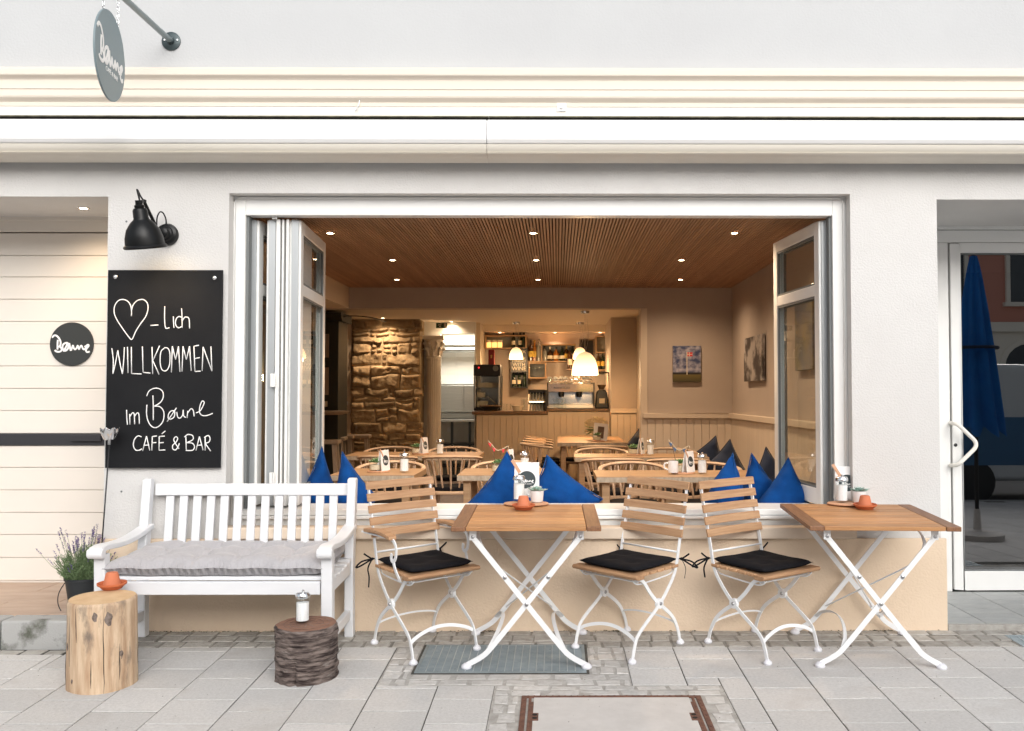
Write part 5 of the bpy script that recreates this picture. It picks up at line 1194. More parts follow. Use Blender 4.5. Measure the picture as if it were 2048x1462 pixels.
b = MB(); b.box(-hw+.07,hw-.07,-SD+.006,-SD+.034,.358,.425); b.build('front_rail', M['bench'], bn, bevel=.004)
b = MB()
for i in range(6): y0 = -SD+.03+i*.082; b.box(-hw+.012,hw-.012,y0,y0+.07,.4265-.012*math.sin(i/5*PI),.447-.014*math.sin(i/5*PI))
b.build('seat', M['bench'], bn, bevel=.005)
lean = lambda zq: .018+(zq-.40)*.150
b = MB(); b.prism([(lean(.78)-.02,.785),(lean(.78)+.014,.783),(lean(.85)+.014,.849),(lean(.85)-.02,.852)], -hw+.06, hw-.06); b.build('top_rail', M['bench'], bn, bevel=.006)
b = MB(); b.prism([(lean(.46)-.016,.455),(lean(.46)+.016,.452),(lean(.5)+.016,.505),(lean(.5)-.016,.505)], -hw+.06, hw-.06); b.build('lower_rail', M['bench'], bn, bevel=.004)
n = 13; 
for i in range(n):
    xx = -hw+.06+.085 + i*(2*hw-.12-.17+.0)/(n-1); b = MB(); b.prism([(lean(.5)-.009,.505),(lean(.5)+.009,.505),(lean(.78)+.009,.784),(lean(.78)-.009,.784)], xx-.023, xx+.023); b.build('back_slat', M['bench'], bn, bevel=.003)
cu = tag(empty('bench_cushion', tuple(ML[bn.name] @ Vector((0,-.265,.448))), 0, TL), 'long grey tufted seat cushion lying on the white bench', 'cushion')
CW, CD = hw-.055, .255
def cush(sg):
    def f(a, c):
        u, v = a*2-1, c*2-1; e = ((1-abs(u)**10)*(1-abs(v)**5))**.5
        h = .066*e; x, y = u*CW*1.01, v*CD*(1.04-.02*math.cos(u*5*PI))
        tu = [(-1+2*(i+.5)/5) for i in range(5)]
        d = 0
        for vv, off in ((-.36,0),(.36,0)):
            for i in range(-1,5):
                t0 = -1+2*(i+1)/5 if i < 4 else 2
                dx, dy = (u-t0)*CW/.085, (v-vv)*CD/.07; d += .046*math.exp(-(dx*dx+dy*dy))
        for i in range(4):
            t0 = -1+2*(i+1)/5; d += .014*math.exp(-((u-t0)*CW/.016)**2)*min(1,1.2-abs(v)*.2)
        nz = noise.noise(Vector((x*14,y*10,sg)))*.006 + noise.noise(Vector((x*60,y*9,3)))*.0035*(abs(v)**2)
        return (x + .008*noise.noise(Vector((y*20,x*6,1)))*e, y*(1-.03*math.cos(u*5*PI)*(abs(v)**6)), .046 + sg*max(0, h - d*e + nz*e) if sg > 0 else .046-min(h,.044))
    return f
b = MB(); b.grid(150,40,cush(1)); b.grid(60,20,cush(-1)); b.build('cover', M['greyfab'], cu, smooth=180)
b = MB()
for vv in (-.36,.36):
    for i in range(4): b.lathe([(.010,0),(.008,.006),(.001,.008)],12,((-1+2*(i+1)/5)*CW, vv*CD, .063))
b.build('button', M['greyfab'], cu, smooth=180)

# ------------------------------------------------------------ log and stump
def log_(pxl, pxr, pyb, pytop, name, label, side, topm, seed, wobA, knots):
    g = G((pxl+pxr)/2, pyb); Df = g.y-CAM_Y; r = (pxr-pxl)/2*(Df+.15)/F; c = Vector((( (pxl+pxr)/2-1115)*(Df+r)/F, g.y+r*.95, 0)); c.z = gz(c.y)
    zt = W((pxl+pxr)/2, pytop, g.y).z - gz(g.y); t = tag(empty(name, c, 0, TL), label, 'log')
    rr = random.Random(seed); nz = lambda a, h: 1+wobA*(noise.noise(Vector((math.cos(a)*1.3+seed, math.sin(a)*1.3, h*1.5)))+.35*noise.noise(Vector((math.cos(a)*4+seed, math.sin(a)*4, h*9))))
    na, nh = 120, 64; b = MB(); vs = []
    for j in range(nh+1):
        h = zt*j/nh; fl = 1+.008*(1-j/nh)**2 - (.045 if j == nh else 0) - (.012 if j == nh-1 else 0)
        for i in range(na):
            a = 2*PI*i/na; ex = 0
            if name == 'tree_stump':
                rg = noise.noise(Vector((math.cos(a)*2.2, math.sin(a)*2.2, h*48+noise.noise(Vector((math.cos(a)*3,math.sin(a)*3,h*8)))*1.5))); ex = .075*max(0,rg)**.8+.03*noise.noise(Vector((math.cos(a)*6,math.sin(a)*6,h*15)))*(1 if 1 < j < nh-1 else 0)
                da = (a-R(262)+PI)%(2*PI)-PI; ex -= .16*math.exp(-(da/.06)**2)*max(0,1-h/(zt*.72))
            rad = r*fl*(nz(a,h)+ex); vs.append((rad*math.cos(a), rad*math.sin(a), h))
    b.add(vs, [(j*na+i, j*na+(i+1)%na, (j+1)*na+(i+1)%na, (j+1)*na+i) for j in range(nh) for i in range(na)] + [tuple(range(na-1,-1,-1))])
    b.build('bark' if name == 'tree_stump' else 'trunk_side', side, t, smooth=50)
    b = MB(); top = vs[-na:]; b.add(top + [(0,0,zt+.002)], [(i,(i+1)%na,na) for i in range(na)]); b.build('sawn_top', topm, t, smooth=60)
    if knots:
        for da, h, s in knots:
            b = MB(); a = R(270+da); rad = r*nz(a,h)*1.0; b.M = Matrix.Translation((rad*math.cos(a),rad*math.sin(a),h)) @ Matrix.Rotation(a,4,'Z') @ Matrix.Rotation(PI/2,4,'Y')
            b.grid(6,20,lambda u,v,s=s,h=h: (s*1.5*u*math.cos(2*PI*v)*(1+.6*noise.noise(Vector((v*6,h*9,s)))), s*.8*u*math.sin(2*PI*v)*(1+.6*noise.noise(Vector((v*7,h*5,3)))), .0035*(1-u*u)+.0002))
            b.M = None; b.build('knot', M['knot'], t, smooth=180)
    if name == 'log_seat':
        for da, h0, h1 in ((28,.0,.40),(-40,.12,.36),(-20,.24,.40),(55,.05,.22),(8,.03,.16),(-62,.02,.20)):
            b = MB(); p = []
            for k in range(9):
                h = h0+(h1-h0)*k/8; a = R(270+da)+.03*noise.noise(Vector((h*9,da,1))); rad = r*(1+.008*(1-h/zt)**2)*nz(a,h); p.append((rad*math.cos(a), rad*math.sin(a), min(h,zt*.97)))
            b.tube(p, .002, 5, radii=[.0006,.0014,.0022,.0018,.0024,.002,.0014,.001,.0005]); b.build('crack', M['soil'], t)
    return t, c, zt, r
LG, lc, lzt, lr = log_(156, 281, 1389, 1208, 'log_seat', 'tall pale debarked log standing in front of the left end of the bench', M['log'], M['logtop'], 5, .035, [(14,.36,.015),(36,.345,.022),(-48,.21,.014),(58,.17,.013),(-32,.055,.008)])
SG, scn, szt, sr_ = log_(562, 679, 1372, 1262, 'tree_stump', 'short dark stump with rough ringed bark in front of the right bench end', M['bark'], M['stumptop'], 11, .03, None)
b = MB(); rr = random.Random(8)          # drying cracks on the sawn face
for k in range(9):
    a = 2*PI*k/9+rr.uniform(-.2,.2); L_ = sr_*rr.uniform(.35,.8); p0 = Vector((.0,0,szt+.0022)); pts = [p0+Vector((math.cos(a+rr.uniform(-.06,.06))*L_*f, math.sin(a+rr.uniform(-.06,.06))*L_*f, 0)) for f in (.15,.5,1)]
    b.flat(pts, .0022, .0006, (0,0,1))
for q in (.35,.55,.75): b.tube([(sr_*q*math.cos(i*PI/18), sr_*q*math.sin(i*PI/18), szt+.0012) for i in range(36)], .0009, 4, closed=True)
b.build('crack', M['bark'], SG)
def terra(loc, label, tilt=TL, s=1.0):
    t = tag(empty('terracotta_pot', loc, .3, tilt), label, 'flower pot', 'upturned terracotta pots')
    b = MB(); b.lathe([(.001,.002),(.046*s,.0),(.062*s,.018*s),(.068*s,.020*s),(.070*s,.030*s),(.066*s,.031*s),(.055*s,.012*s),(.001,.010*s)],40,cap=False); b.build('saucer', M['terra_d'], t, smooth=40)
    b = MB(); b.lathe([(.043*s,.012*s),(.029*s,.075*s),(.025*s,.080*s),(.001,.081*s)],36,cap=False); b.build('pot', M['terra'], t, smooth=40); return t
q = Hz(224,1180,lc.z+lzt); terra((q.x,q.y,lc.z+lzt+.003+SL*(q.y-lc.y)), 'upturned terracotta pot in its saucer on the pale log')
q = Hz(605,1246,scn.z+szt); put('shaker', (q.x,q.y,scn.z+szt+.0045+SL*(q.y-scn.y)), .2, 'glass sugar shaker standing on the dark stump', 'sugar shaker', 'sugar shakers')

# ------------------------------------------------------------ folding tables
def bent(pts, n=4): return curve(pts, n)
def make_table():
    t = empty('folding_table'); a = .375; T = .022; h = .73
    b = MB(); n = 8; w_ = (2*a-.004)/n
    for i in range(n): b.box(-a+.075, a-.075, -a+i*w_+.0045, -a+(i+1)*w_, h-T, h)
    b.m = 1
    for s in (-1,1): b.box(*sorted((s*a, s*(a-.073))), -a, a, h-T-.001, h+.0005)
    b.m = 0; 
    b.build('tabletop', [M['teak'], M['teak_d']], t, bevel=.003)
    def leg(sx, y):
        b = MB(); p = [(-sx*.272,y,.665),(-sx*.20,y,.575),(0,y,.325),(sx*.17,y,.115),(sx*.225,y,.060),(sx*.30,y,.018)]
        b.flat(curve(p,4), .027, .006, (0,1,0)); o = b.build('leg', M['whitesteel'], t, bevel=.001)
        b = MB(); b.box(-sx*.272-.018,-sx*.272+.018,y-.008 if y<0 else y-.002,y+.002 if y<0 else y+.008,.650,h-T-.001); b.build('bracket', M['whitesteel'], o, bevel=.004)
        b = MB(); b.lathe([(.024,0),(.027,.006),(.025,.014),(.012,.026)],16,(sx*.305,y,0)); b.build('foot_cap', M['foot'], o, smooth=50)
        b = MB()
        for px_, pz in ((-sx*.272,.668),(0,.325),(sx*-.11,.462)):
            b.M = Matrix.Translation((px_, y+(.003 if y > 0 else -.003), pz)) @ Matrix.Rotation(PI/2 if y<0 else -PI/2,4,'X'); b.lathe([(.010,0),(.010,.005),(.006,.008)],12)
        b.M = None; b.build('bolt', M['bolt'], o, smooth=40)
        return o
    for sx, dy in ((1,0),(-1,.007)):
        for y in (-.30+dy, .30-dy): leg(sx, y)
    def hoop(p0, p1, rise, dirn):
        b = MB(); p0, p1, d = Vector(p0), Vector(p1), Vector(dirn); m = [p0.lerp(p1,f)+d*rise*math.sin(PI*f)**.6 for f in [i/14 for i in range(15)]]
        b.sweep(m, [(-.010,-.0025),(.010,-.0025),(.010,.0025),(-.010,.0025)], d.cross(Vector((0,1,0)))); b.build('hoop', M['whitesteel'], t)
    hoop((.215,-.293,.595),(.215,.293,.595), .085, (.62,0,.78)); hoop((-.215,-.30,.595),(-.215,.30,.595), .085, (-.62,0,.78))
    hoop((.19,-.30,.10),(.19,.30,.10), .10, (-.55,0,.83)); hoop((-.19,-.293,.10),(-.19,.293,.10), .10, (.55,0,.83))
    for s in (-1,1):
        b = MB(); b.tube([(-.17*s,-.29,.53),(.13*s,.29,.16)], .0045, 6); b.build('strut', M['whitesteel'], t)
    b = MB()
    for y in (-.26,.26): b.box(-a+.08,a-.08,y-.012,y+.012,h-T-.016,h-T-.0015)
    b.build('under_rail', M['whitesteel'], t); return t
FT = make_table()
tA = FT; place(tA, (-.158,-.385,gz(-.385)), .006, TL); tag(tA, 'folding bistro table between the armchair and the slatted chairs, square wooden top', 'table', 'folding bistro tables')
tB = copy_tree(FT); place(tB, (1.655,-.385,gz(-.385)), -.040, TL); tag(tB, 'folding bistro table at the right in front of the pillar, square wooden top', 'table', 'folding bistro tables')
def ontable(px, py, T_):                     # the point of a table's top that shows at a pixel
    d = ray(px, py); n_ = Vector((0,-SL,1)).normalized(); p0 = ML[T_.name] @ Vector((0,0,.7308)); o = Vector((0,CAM_Y,CAM_Z)); s = (p0-o).dot(n_)/d.dot(n_); return o+d*s
for T_, side, ps in ((tA,'left',dict(terra=(1047,1019),board=(1052,1011),shaker=(1038,1006),pot=(1074,1009),menu=(1053,1002))),(tB,'right',dict(terra=(1730,1018),board=(1703,1011),shaker=(1684,1009),pot=(1719,1010),menu=(1695,1004)))):
    nm = {'left':'the bistro table beside the armchair','right':'the bistro table before the pillar'}[side]
    p = ontable(*ps['terra'], T_); terra(p+Vector((0,0,.0012)), 'upturned terracotta pot in its saucer on '+nm, TL, .93)
    p = ontable(*ps['board'], T_); board(p+Vector((0,.03,.003)), 0, 'round wooden board under shaker on '+nm, .13, .10)
    up = Vector((0,0,.0145))
    p = ontable(*ps['shaker'], T_); put('shaker', p+up, .3 if side == 'left' else .8, 'glass sugar shaker on '+nm, 'sugar shaker', 'sugar shakers')
    p = ontable(*ps['pot'], T_); put('pot', p+up, .5 if side == 'left' else 2.0, 'pale green succulent in a white pot on '+nm, 'potted plant', 'potted succulents')
    p = ontable(*ps['menu'], T_); o = put('menu', p+up+Vector((0,.06 if side == 'left' else -.002,.0)), .05 if side == 'left' else -.06, 'white menu card with dark round logo on '+nm, 'menu', 'menu cards'); o.scale = (1.35,1.35,1.35) if side == 'left' else (1.25,1.25,1.25)
    mg = mug(p+up+Vector((.055,.0,0)), .0 if side == 'right' else PI, ('white mug behind the succulent on ')+nm, .85)
p = ontable(1704,996,tB); b = MB(); 
pts = curve([(0,0,0),(.006,.0,.09),(-.004,0,.15),(-.012,0,.20)],4); b.tube(pts,.0018,5)
rr = random.Random(4)
for q in pts[6:]:
    for s in (-1,1): b.add([q, q+Vector((s*.010,.004,.010)), q+Vector((s*.006,.002,.022))], [(0,1,2)])
o = b.build('plant_sprig', M['succ_g']); o.location = p+Vector((.02,.012,.015)); tag(o, 'thin green sprig before the menu card on the right table', 'sprig')

# ------------------------------------------------------------ folding chairs
def make_fchair(arms=False, teak='teak_w'):
    t = empty('folding_chair'); HW = .195
    LA = [(.225,.015),(.205,.085),(.165,.145),(-.015,.262),(-.125,.37),(-.165,.44),(-.185,.52),(-.20,.585),(-.225,.68),(-.275,.885)]   # front foot -> back top  (y, z)
    LB = [(-.215,.015),(-.198,.075),(-.16,.145),(-.105,.198),(-.015,.262),(.055,.325),(.115,.395),(.155,.418),(.195,.424)]           # rear foot -> seat front
    for s in (-1,1):
        b = MB(); x = s*HW; b.flat(curve([(x,y,z_) for y,z_ in LA],3), .020, .007, (1,0,0)); o = b.build('leg', M['whitesteel'], t, bevel=.001); o['label'] = 'leg running up into the back stile'
        b = MB(); b.lathe([(.019,0),(.023,.006),(.021,.014),(.010,.026)],16,(x,.228,0)); b.build('foot_cap', M['foot'], o, smooth=50)
        b = MB(); x2 = s*(HW-.010); b.flat(curve([(x2,y,z_) for y,z_ in LB],3), .020, .007, (1,0,0)); o = b.build('leg', M['whitesteel'], t, bevel=.001)
        b = MB(); b.lathe([(.019,0),(.023,.006),(.021,.014),(.010,.026)],16,(x2,-.218,0)); b.build('foot_cap', M['foot'], o, smooth=50)
        b = MB(); b.M = Matrix.Translation((s*(HW-.005),-.015,.262)) @ Matrix.Rotation(PI/2,4,'Y'); b.lathe([(.027,-.0095),(.027,.0095)],20); hb = b.build('pivot_disc', M['whitesteel'], t, smooth=40)
        b = MB(); b.M = Matrix.Translation((s*(HW-.005),-.015,.262)) @ Matrix.Rotation(PI/2,4,'Y'); b.lathe([(.007,-.015),(.010,-.011),(.010,.011),(.007,.015)],12); b.build('bolt', M['bolt'], hb, smooth=40)
        b = MB(); xr_ = s*(HW-.02); b.tube(curve([(xr_,-.165,.427),(xr_,-.15,.405),(xr_,-.10,.395),(xr_,.10,.388),(xr_,.17,.395),(xr_,.20,.420)],3), .0045, 6); b.build('seat_runner', M['whitesteel'], t, smooth=180)
    def arch(y, z0, x, rise, w_, nm):
        b = MB(); m = [(x*(2*f-1), y+.02*math.sin(PI*f)*(1 if y<0 else -1), z0+rise*math.sin(PI*f)**.75) for f in [i/16 for i in range(17)]]
        b.flat(m, w_, .005, (0,1,.25)); b.build(nm, M['whitesteel'], t)
    arch(.192,.10,HW-.003,.052,.018,'stretcher'); arch(-.172,.125,HW-.013,.030,.010,'stretcher')
    b = MB(); b.tube([(-HW,-.183,.512),(HW,-.183,.512)], .006, 8); b.tube([(-HW+.01,.165,.405),(HW-.01,.165,.405)], .005, 6); b.build('cross_rod', M['whitesteel'], t, smooth=180)
    b = MB(); ys_ = [-.150,-.083,-.016,.051,.118]
    for y in ys_: b.box(-HW-.008,HW+.008,y-.028,y+.028,.432,.449)
    b.prism([(.155,.424),(.20,.424),(.222,.430),(.228,.442),(.220,.451),(.155,.450)], -HW-.026, HW+.026); b.build('seat', M[teak], t, bevel=.004)
    for i in range(5):
        zq = .612+i*.064; 
        def yat(z_):
            for (y0,z0),(y1,z1) in zip(LA[:-1],LA[1:]):
                if z0 <= z_ <= z1: return y0+(y1-y0)*(z_-z0)/(z1-z0)
            return LA[-1][0]
        dz = .021; y0, y1 = yat(zq-dz), yat(min(.885,zq+dz)); b = MB(); n = 10; vs = []
        for k in range(n+1):
            x = (HW+.02)*(2*k/n-1); bow = -.012*(1-(x/(HW+.02))**2); off = .010+bow
            vs += [(x,y0+off-.006,zq-dz),(x,y0+off+.007,zq-dz),(x,y1+off+.007,zq+dz),(x,y1+off-.006,zq+dz)]
        b.add(vs, [(k*4+a, k*4+(a+1)%4, k*4+4+(a+1)%4, k*4+4+a) for k in range(n) for a in range(4)] + [(3,2,1,0),(n*4,n*4+1,n*4+2,n*4+3)]); b.build('back_slat', M[teak], t, bevel=.003)
    if arms:
        for s in (-1,1):
            x = s*(HW+.028); b = MB(); pl = [(-.022,-.235),(.022,-.235),(.026,-.10),(.030,.02),(.024,.065),(-.022,.065),(-.030,.02),(-.026,-.10)]
            vs = [(x+px_,y,.632+.012*math.sin((y+.235)*9)-(.012 if y > .04 else 0)) for px_,y in pl]; m_ = len(vs)
            b.add([(a,c,d-.010) for a,c,d in vs]+[(a,c,d+.010) for a,c,d in vs], [(i,(i+1)%m_,(i+1)%m_+m_,i+m_) for i in range(m_)]+[tuple(range(m_-1,-1,-1)),tuple(range(m_,2*m_))]); ar = b.build('armrest', M[teak], t, bevel=.005)
            b = MB(); b.flat(curve([(x,.03,.622),(x,.075,.610),(x,.098,.575),(x,.090,.525),(x,.062,.505),(x,.045,.518),(x-.0*s,.05,.545)],4), .018, .006, (1,0,0)); b.flat(curve([(x,.070,.508),(x,.085,.47),(x-s*.015,.115,.405)],4), .018, .006, (1,0,0)); b.flat([(x,-.29,.614),(x,-.10,.618),(x,.04,.620)], .008, .012, (1,0,0)); b.build('arm_bracket', M['whitesteel'], ar)
            b = MB(); b.M = Matrix.Translation((x-s*.01,-.272,.614)) @ Matrix.Rotation(PI/2,4,'X'); b.lathe([(.008,-.02),(.010,-.01),(.010,.015),(.006,.022)],12); b.build('bolt', M['bolt'], ar, smooth=40)
    return t
def fpos(a, b_, c, d):                        # feet in the photograph: rear and front of one side, then of the other
    P4 = [G(*p) for p in (a, b_, c, d)]; ctr = sum(P4, Vector())/4; fw = (P4[1]-P4[0])+(P4[3]-P4[2]); wd = (P4[2]-P4[0])+(P4[3]-P4[1])
    a1 = math.atan2(fw.y, fw.x); a2 = math.atan2(wd.y, wd.x); s = -1 if fw.cross(wd).z < 0 else 1; a2 = a2 - s*PI/2
    dlt = (a2-a1+PI)%(2*PI)-PI; ang = a1+dlt/2; print('chair', ctr, math.degrees(a1), math.degrees(a2), fw.length/2, wd.length/2); return ctr, ang-PI/2
c1, r1 = fpos((742,1286),(828,1328),(864,1265),(957,1298))
c2, r2 = fpos((1372,1289),(1274,1327),(1258,1257),(1154,1297))
c3, r3 = fpos((1415,1287),(1532,1330),(1519,1261),(1642,1300))
CA = make_fchair(True); place(CA, c1, r1, TL); tag(CA, 'white folding armchair with wooden slats next to the bench', 'chair', 'folding bistro chairs')
CB = make_fchair(False); place(CB, c2+Vector((-.016,0,0)), r2, TL); tag(CB, 'folding slatted chair turned to the left table, no arms', 'chair', 'folding bistro chairs')
CC = copy_tree(CB); place(CC, c3+Vector((-.012,0,0)), r3, TL); tag(CC, 'folding slatted chair turned to the right table, no arms', 'chair', 'folding bistro chairs')
def seat_cushion(ch_, label, seed, tie):
    t = empty('seat_cushion'); t.matrix_local = ML[ch_.name] @ Matrix.Translation((0,.01,.452)); tag(t, label, 'cushion', 'black seat cushions')
    H = .185
    def f(sg):
        def g(a, c):
            u, v = a*2-1, c*2-1; e = ((1-u**8)*(1-v**8))**.5; d = sum(math.exp(-(((u-uu)*H/.045)**2+((v-vv)*H/.045)**2)) for uu in (-.4,.4) for vv in (-.4,.4))
            k = 1+.035*abs(u*v)**2; return (u*H*k, v*H*k, .016+sg*(.019*e-.010*d*e*(sg>0)+.003*noise.noise(Vector((u*2.5+seed,v*2.5,sg)))*e) + .006*(u*v)**2)
        return g
    b = MB(); b.grid(24,24,f(1)); b.grid(24,24,f(-1)); b.build('cover', M['blackfab'], t, smooth=180)
    for s in (-1,1):
        b = MB(); o = Vector((s*H*1.02,-H*1.02,.018)); rr = random.Random(seed+s)
        b.flat(curve([o, o+Vector((s*.014,-.014,.008)), o+Vector((s*.03,-.005,.004))],3), .012, .0016, (0,.3,1))
        k0 = o+Vector((s*.024,-.012,.006)); b.lathe([(.001,-.009),(.010,-.004),(.010,.004),(.001,.009)],8,tuple(k0),cap=False)
        b.flat(curve([k0, k0+Vector((s*.045,-.035,-.015)), k0+Vector((s*.075,-.045,-.045)), k0+Vector((s*.05,-.03,-.035)), k0],4), .009, .0014, (.2*s,1,.2))
        b.flat(curve([k0, k0+Vector((s*.02,-.01,-.05)), k0+Vector((s*.012,-.012,-.10)), k0+Vector((s*.018,-.006,-.155 if tie else -.10))],4), .009, .0014, (1,.4,0))
        b.flat(curve([k0, k0+Vector((s*.03,.0,.02)), k0+Vector((s*.05,.0,.035))],4), .009, .0014, (.2,1,0)); b.build('tie', M['blackfab'], t)
    return t
seat_cushion(CA, 'thin black seat cushion tied to the folding armchair', 1, True)
seat_cushion(CB, 'thin black seat cushion tied to the slatted chair turned to the left table', 2, False)
seat_cushion(CC, 'thin black seat cushion tied to the slatted chair turned to the right table', 3, False)

# ------------------------------------------------------------ on the facade: board, lamp, signs
yq = -.030
pa, pb_ = W(209,936,yq), W(440,936,yq); pc, pd = W(217,540,yq), W(447,540,yq)
xl_, xr2 = (pa.x+pc.x)/2, (pb_.x+pd.x)/2; zl_, zt_ = pa.z, pc.z
cb = tag(empty('welcome_chalkboard'), 'large black board with white handwriting and a drawn heart below the wall lamp', 'chalkboard')
b = MB(); b.box(xl_,xr2,yq,yq+.008,zl_,zt_); b.build('panel', M['chalkboard'], cb, bevel=.001)
for px,py in ((232,554),(430,556)):
    q = W(px,py,yq); b = MB(); b.M = Matrix.Translation((q.x,yq,q.z)) @ Matrix.Rotation(PI/2,4,'X'); b.lathe([(.006,-.03),(.012,-.002),(.012,.010),(.006,.015),(.001,.016)],18,cap=False); b.build('standoff', M['chrome'], cb, smooth=40)
STR = {'heart_drawing':[[(640,688),(641,665),(636,635),(620,614),(597,607),(575,614),(558,640),(557,675),(572,710),(595,745),(620,780),(642,802),(660,765),(685,725),(710,690),(721,655),(718,625),(702,609),(685,607),(665,615),(648,635),(641,660)]],
'lettering_1':[[(733,734),(772,731)],[(803,640),(802,680),(803,720),(806,742),(812,748),(826,744)],[(845,690),(846,720),(848,746)],[(885,694),(872,690),(860,700),(855,720),(860,738),(872,745),(886,738)],[(885,650),(887,690),(888,745)],[(888,712),(900,694),(914,694),(922,705),(924,748)]],
'lettering_2':[[(545,845),(552,905),(550,970)],[(550,970),(562,920),(574,855)],[(574,855),(585,920),(597,970)],[(597,970),(603,900),(606,840)],[(621,838),(624,965)],[(640,838),(641,968)],[(641,968),(690,970)],[(694,836),(697,962)],[(697,962),(733,966)],[(741,838),(744,970)],[(778,832),(745,905)],[(745,905),(775,972)],
 [(800,845),(785,860),(780,900),(785,940),(798,955),(815,950),(827,920),(828,870),(818,845),(800,842)],[(835,962),(840,835)],[(840,835),(856,900)],[(856,900),(870,835)],[(870,835),(877,960)],[(887,958),(892,835)],[(892,835),(908,900)],[(908,900),(924,835)],[(924,835),(932,955)],[(945,835),(950,958)],[(950,958),(978,956)],[(945,835),(970,830)],[(948,895),(974,890)],[(985,955),(990,838)],[(990,838),(1033,956)],[(1033,956),(1028,836)]],
'lettering_3':[[(617,1145),(618,1185),(621,1218)],[(632,1165),(633,1216)],[(634,1177),(645,1160),(654,1167),(656,1215)],[(656,1177),(668,1160),(677,1168),(679,1214)],[(745,1075),(747,1130),(747,1195)],[(715,1078),(725,1055),(745,1042),(770,1040),(792,1055),(795,1085),(780,1110),(752,1127)],[(752,1127),(780,1130),(798,1155),(796,1195),(778,1222),(755,1232),(735,1222),(720,1195),(714,1160),(716,1120)],
 [(850,1150),(835,1150),(822,1165),(820,1185),(832,1190),(848,1180),(852,1160),(850,1150)],[(815,1202),(860,1135)],[(862,1155),(866,1180),(878,1185),(890,1170),(893,1145)],[(893,1145),(896,1175),(906,1182)],[(912,1185),(915,1150)],[(914,1162),(930,1140),(942,1148),(946,1177)],[(955,1160),(975,1150),(990,1125),(995,1107),(985,1103),(975,1125),(972,1155),(985,1172),(1010,1172),(1037,1162)]],
'lettering_4':[[(690,1277),(672,1272),(655,1290),(650,1318),(660,1340),(678,1342),(692,1335)],[(695,1345),(714,1273)],[(714,1273),(730,1343)],[(702,1318),(727,1316)],[(740,1343),(742,1275)],[(742,1275),(765,1272)],[(742,1306),(762,1304)],[(775,1342),(776,1275)],[(776,1275),(803,1273)],[(776,1306),(798,1304)],[(775,1342),(805,1340)],[(788,1262),(806,1248)],
 [(872,1335),(850,1300),(848,1285),(858,1276),(866,1285),(858,1302),(842,1318),(843,1336),(856,1340),(868,1325),(874,1308)],[(906,1275),(908,1343)],[(898,1278),(915,1265),(938,1270),(940,1290),(910,1305)],[(910,1305),(938,1308),(948,1325),(938,1342),(905,1343)],[(955,1343),(972,1275)],[(972,1275),(990,1342)],[(960,1318),(985,1316)],[(1000,1277),(1000,1343)],[(995,1280),(1015,1270),(1024,1285),(1018,1302),(1000,1308)],[(1000,1308),(1027,1346)]]}
for nm, ss in STR.items():
    b = MB()
    for s in ss:
        p = [W(x/2.4375, 350+y/2.4375, yq-.0008) for x,y in s]; p = curve(p,4) if len(p) > 2 else p; b.tube(p, .0031, 6)
    b.v = [(x, yq-.0002+(y-yq)*.22, z_) for x,y,z_ in b.v]; b.build(nm.split('_')[0]+('_drawing' if 'heart' in nm else ''), M['chalk'], cb, smooth=180)
# wall lamp
lp = tag(empty('wall_lamp', (0,0,0)), 'black enamel wall lamp with bell shade on a jointed arm over the chalkboard', 'wall lamp')
q = W(336,470,0); b = MB(); b.M = Matrix.Translation(q) @ Matrix.Rotation(PI/2,4,'X'); b.lathe([(.064,0),(.066,.012),(.060,.030),(.046,.036),(.042,.05),(.034,.055),(.032,.085),(.024,.09),(.001,.09)],32,cap=False); b.build('wall_mount', M['lamp_black'], lp, smooth=40)
ysd = -.26; A = lambda px,py,y: W(px,py,y)
top = A(285,432,ysd); botc = A(291,497,ysd); ax = (top-botc).normalized(); ax = Vector((-.06,-.24,1)).normalized()
rb = (331-251)/2*(ysd-CAM_Y)/F; ctr = A(291,495,ysd); Ls = (496-424)*(ysd-CAM_Y)/F
rot = ax.to_track_quat('Z','Y').to_matrix().to_4x4(); Mx = Matrix.Translation(ctr) @ rot
b = MB(); b.M = Mx; b.lathe([(rb*.93,0),(rb*1.0,-.004),(rb*1.03,.006),(rb*.98,.014),(rb*.93,.018),(rb*.90,Ls*.28),(rb*.78,Ls*.50),(rb*.56,Ls*.68),(rb*.40,Ls*.76),(rb*.36,Ls*.80),(rb*.35,Ls*1.02),(rb*.30,Ls*1.07),(rb*.22,Ls*1.09),(rb*.24,Ls*1.11),(rb*.24,Ls*1.16),(rb*.17,Ls*1.18),(rb*.17,Ls*1.30),(.001,Ls*1.30)],40,cap=False); sh = b.build('shade', M['lamp_black'], lp, smooth=35)
b = MB(); b.M = Mx; b.lathe([(rb*.90,.004),(rb*.86,Ls*.3),(rb*.5,Ls*.66),(.001,Ls*.72)],32,cap=False); b.build('reflector', M['ceramic'], sh, smooth=60)
b = MB(); b.M = Mx; b.lathe([(.001,Ls*.16),(.026,Ls*.24),(.028,Ls*.36),(.016,Ls*.55),(.014,Ls*.68)],18,cap=False); b.build('bulb', M['bulb'], lp, smooth=60)
tp_ = Mx @ Vector((0,0,Ls*1.27)); j1 = A(288,403,ysd+.03); m1 = Vector((q.x-.012,-.10,q.z+.0))
b = MB(); b.tube([j1, j1.lerp(m1,.5), m1], .0095, 10); b.tube(curve([tp_+Vector((0,0,-.02)), A(279,400,ysd), A(274,379,ysd+.02), A(281,392,ysd+.03), j1],4), .005, 8); b.lathe([(.001,-.014),(.013,-.008),(.013,.008),(.001,.014)],14,tuple(j1),cap=False); b.tube([tp_, j1], .007, 8)
b.build('arm', M['lamp_black'], lp, smooth=60)
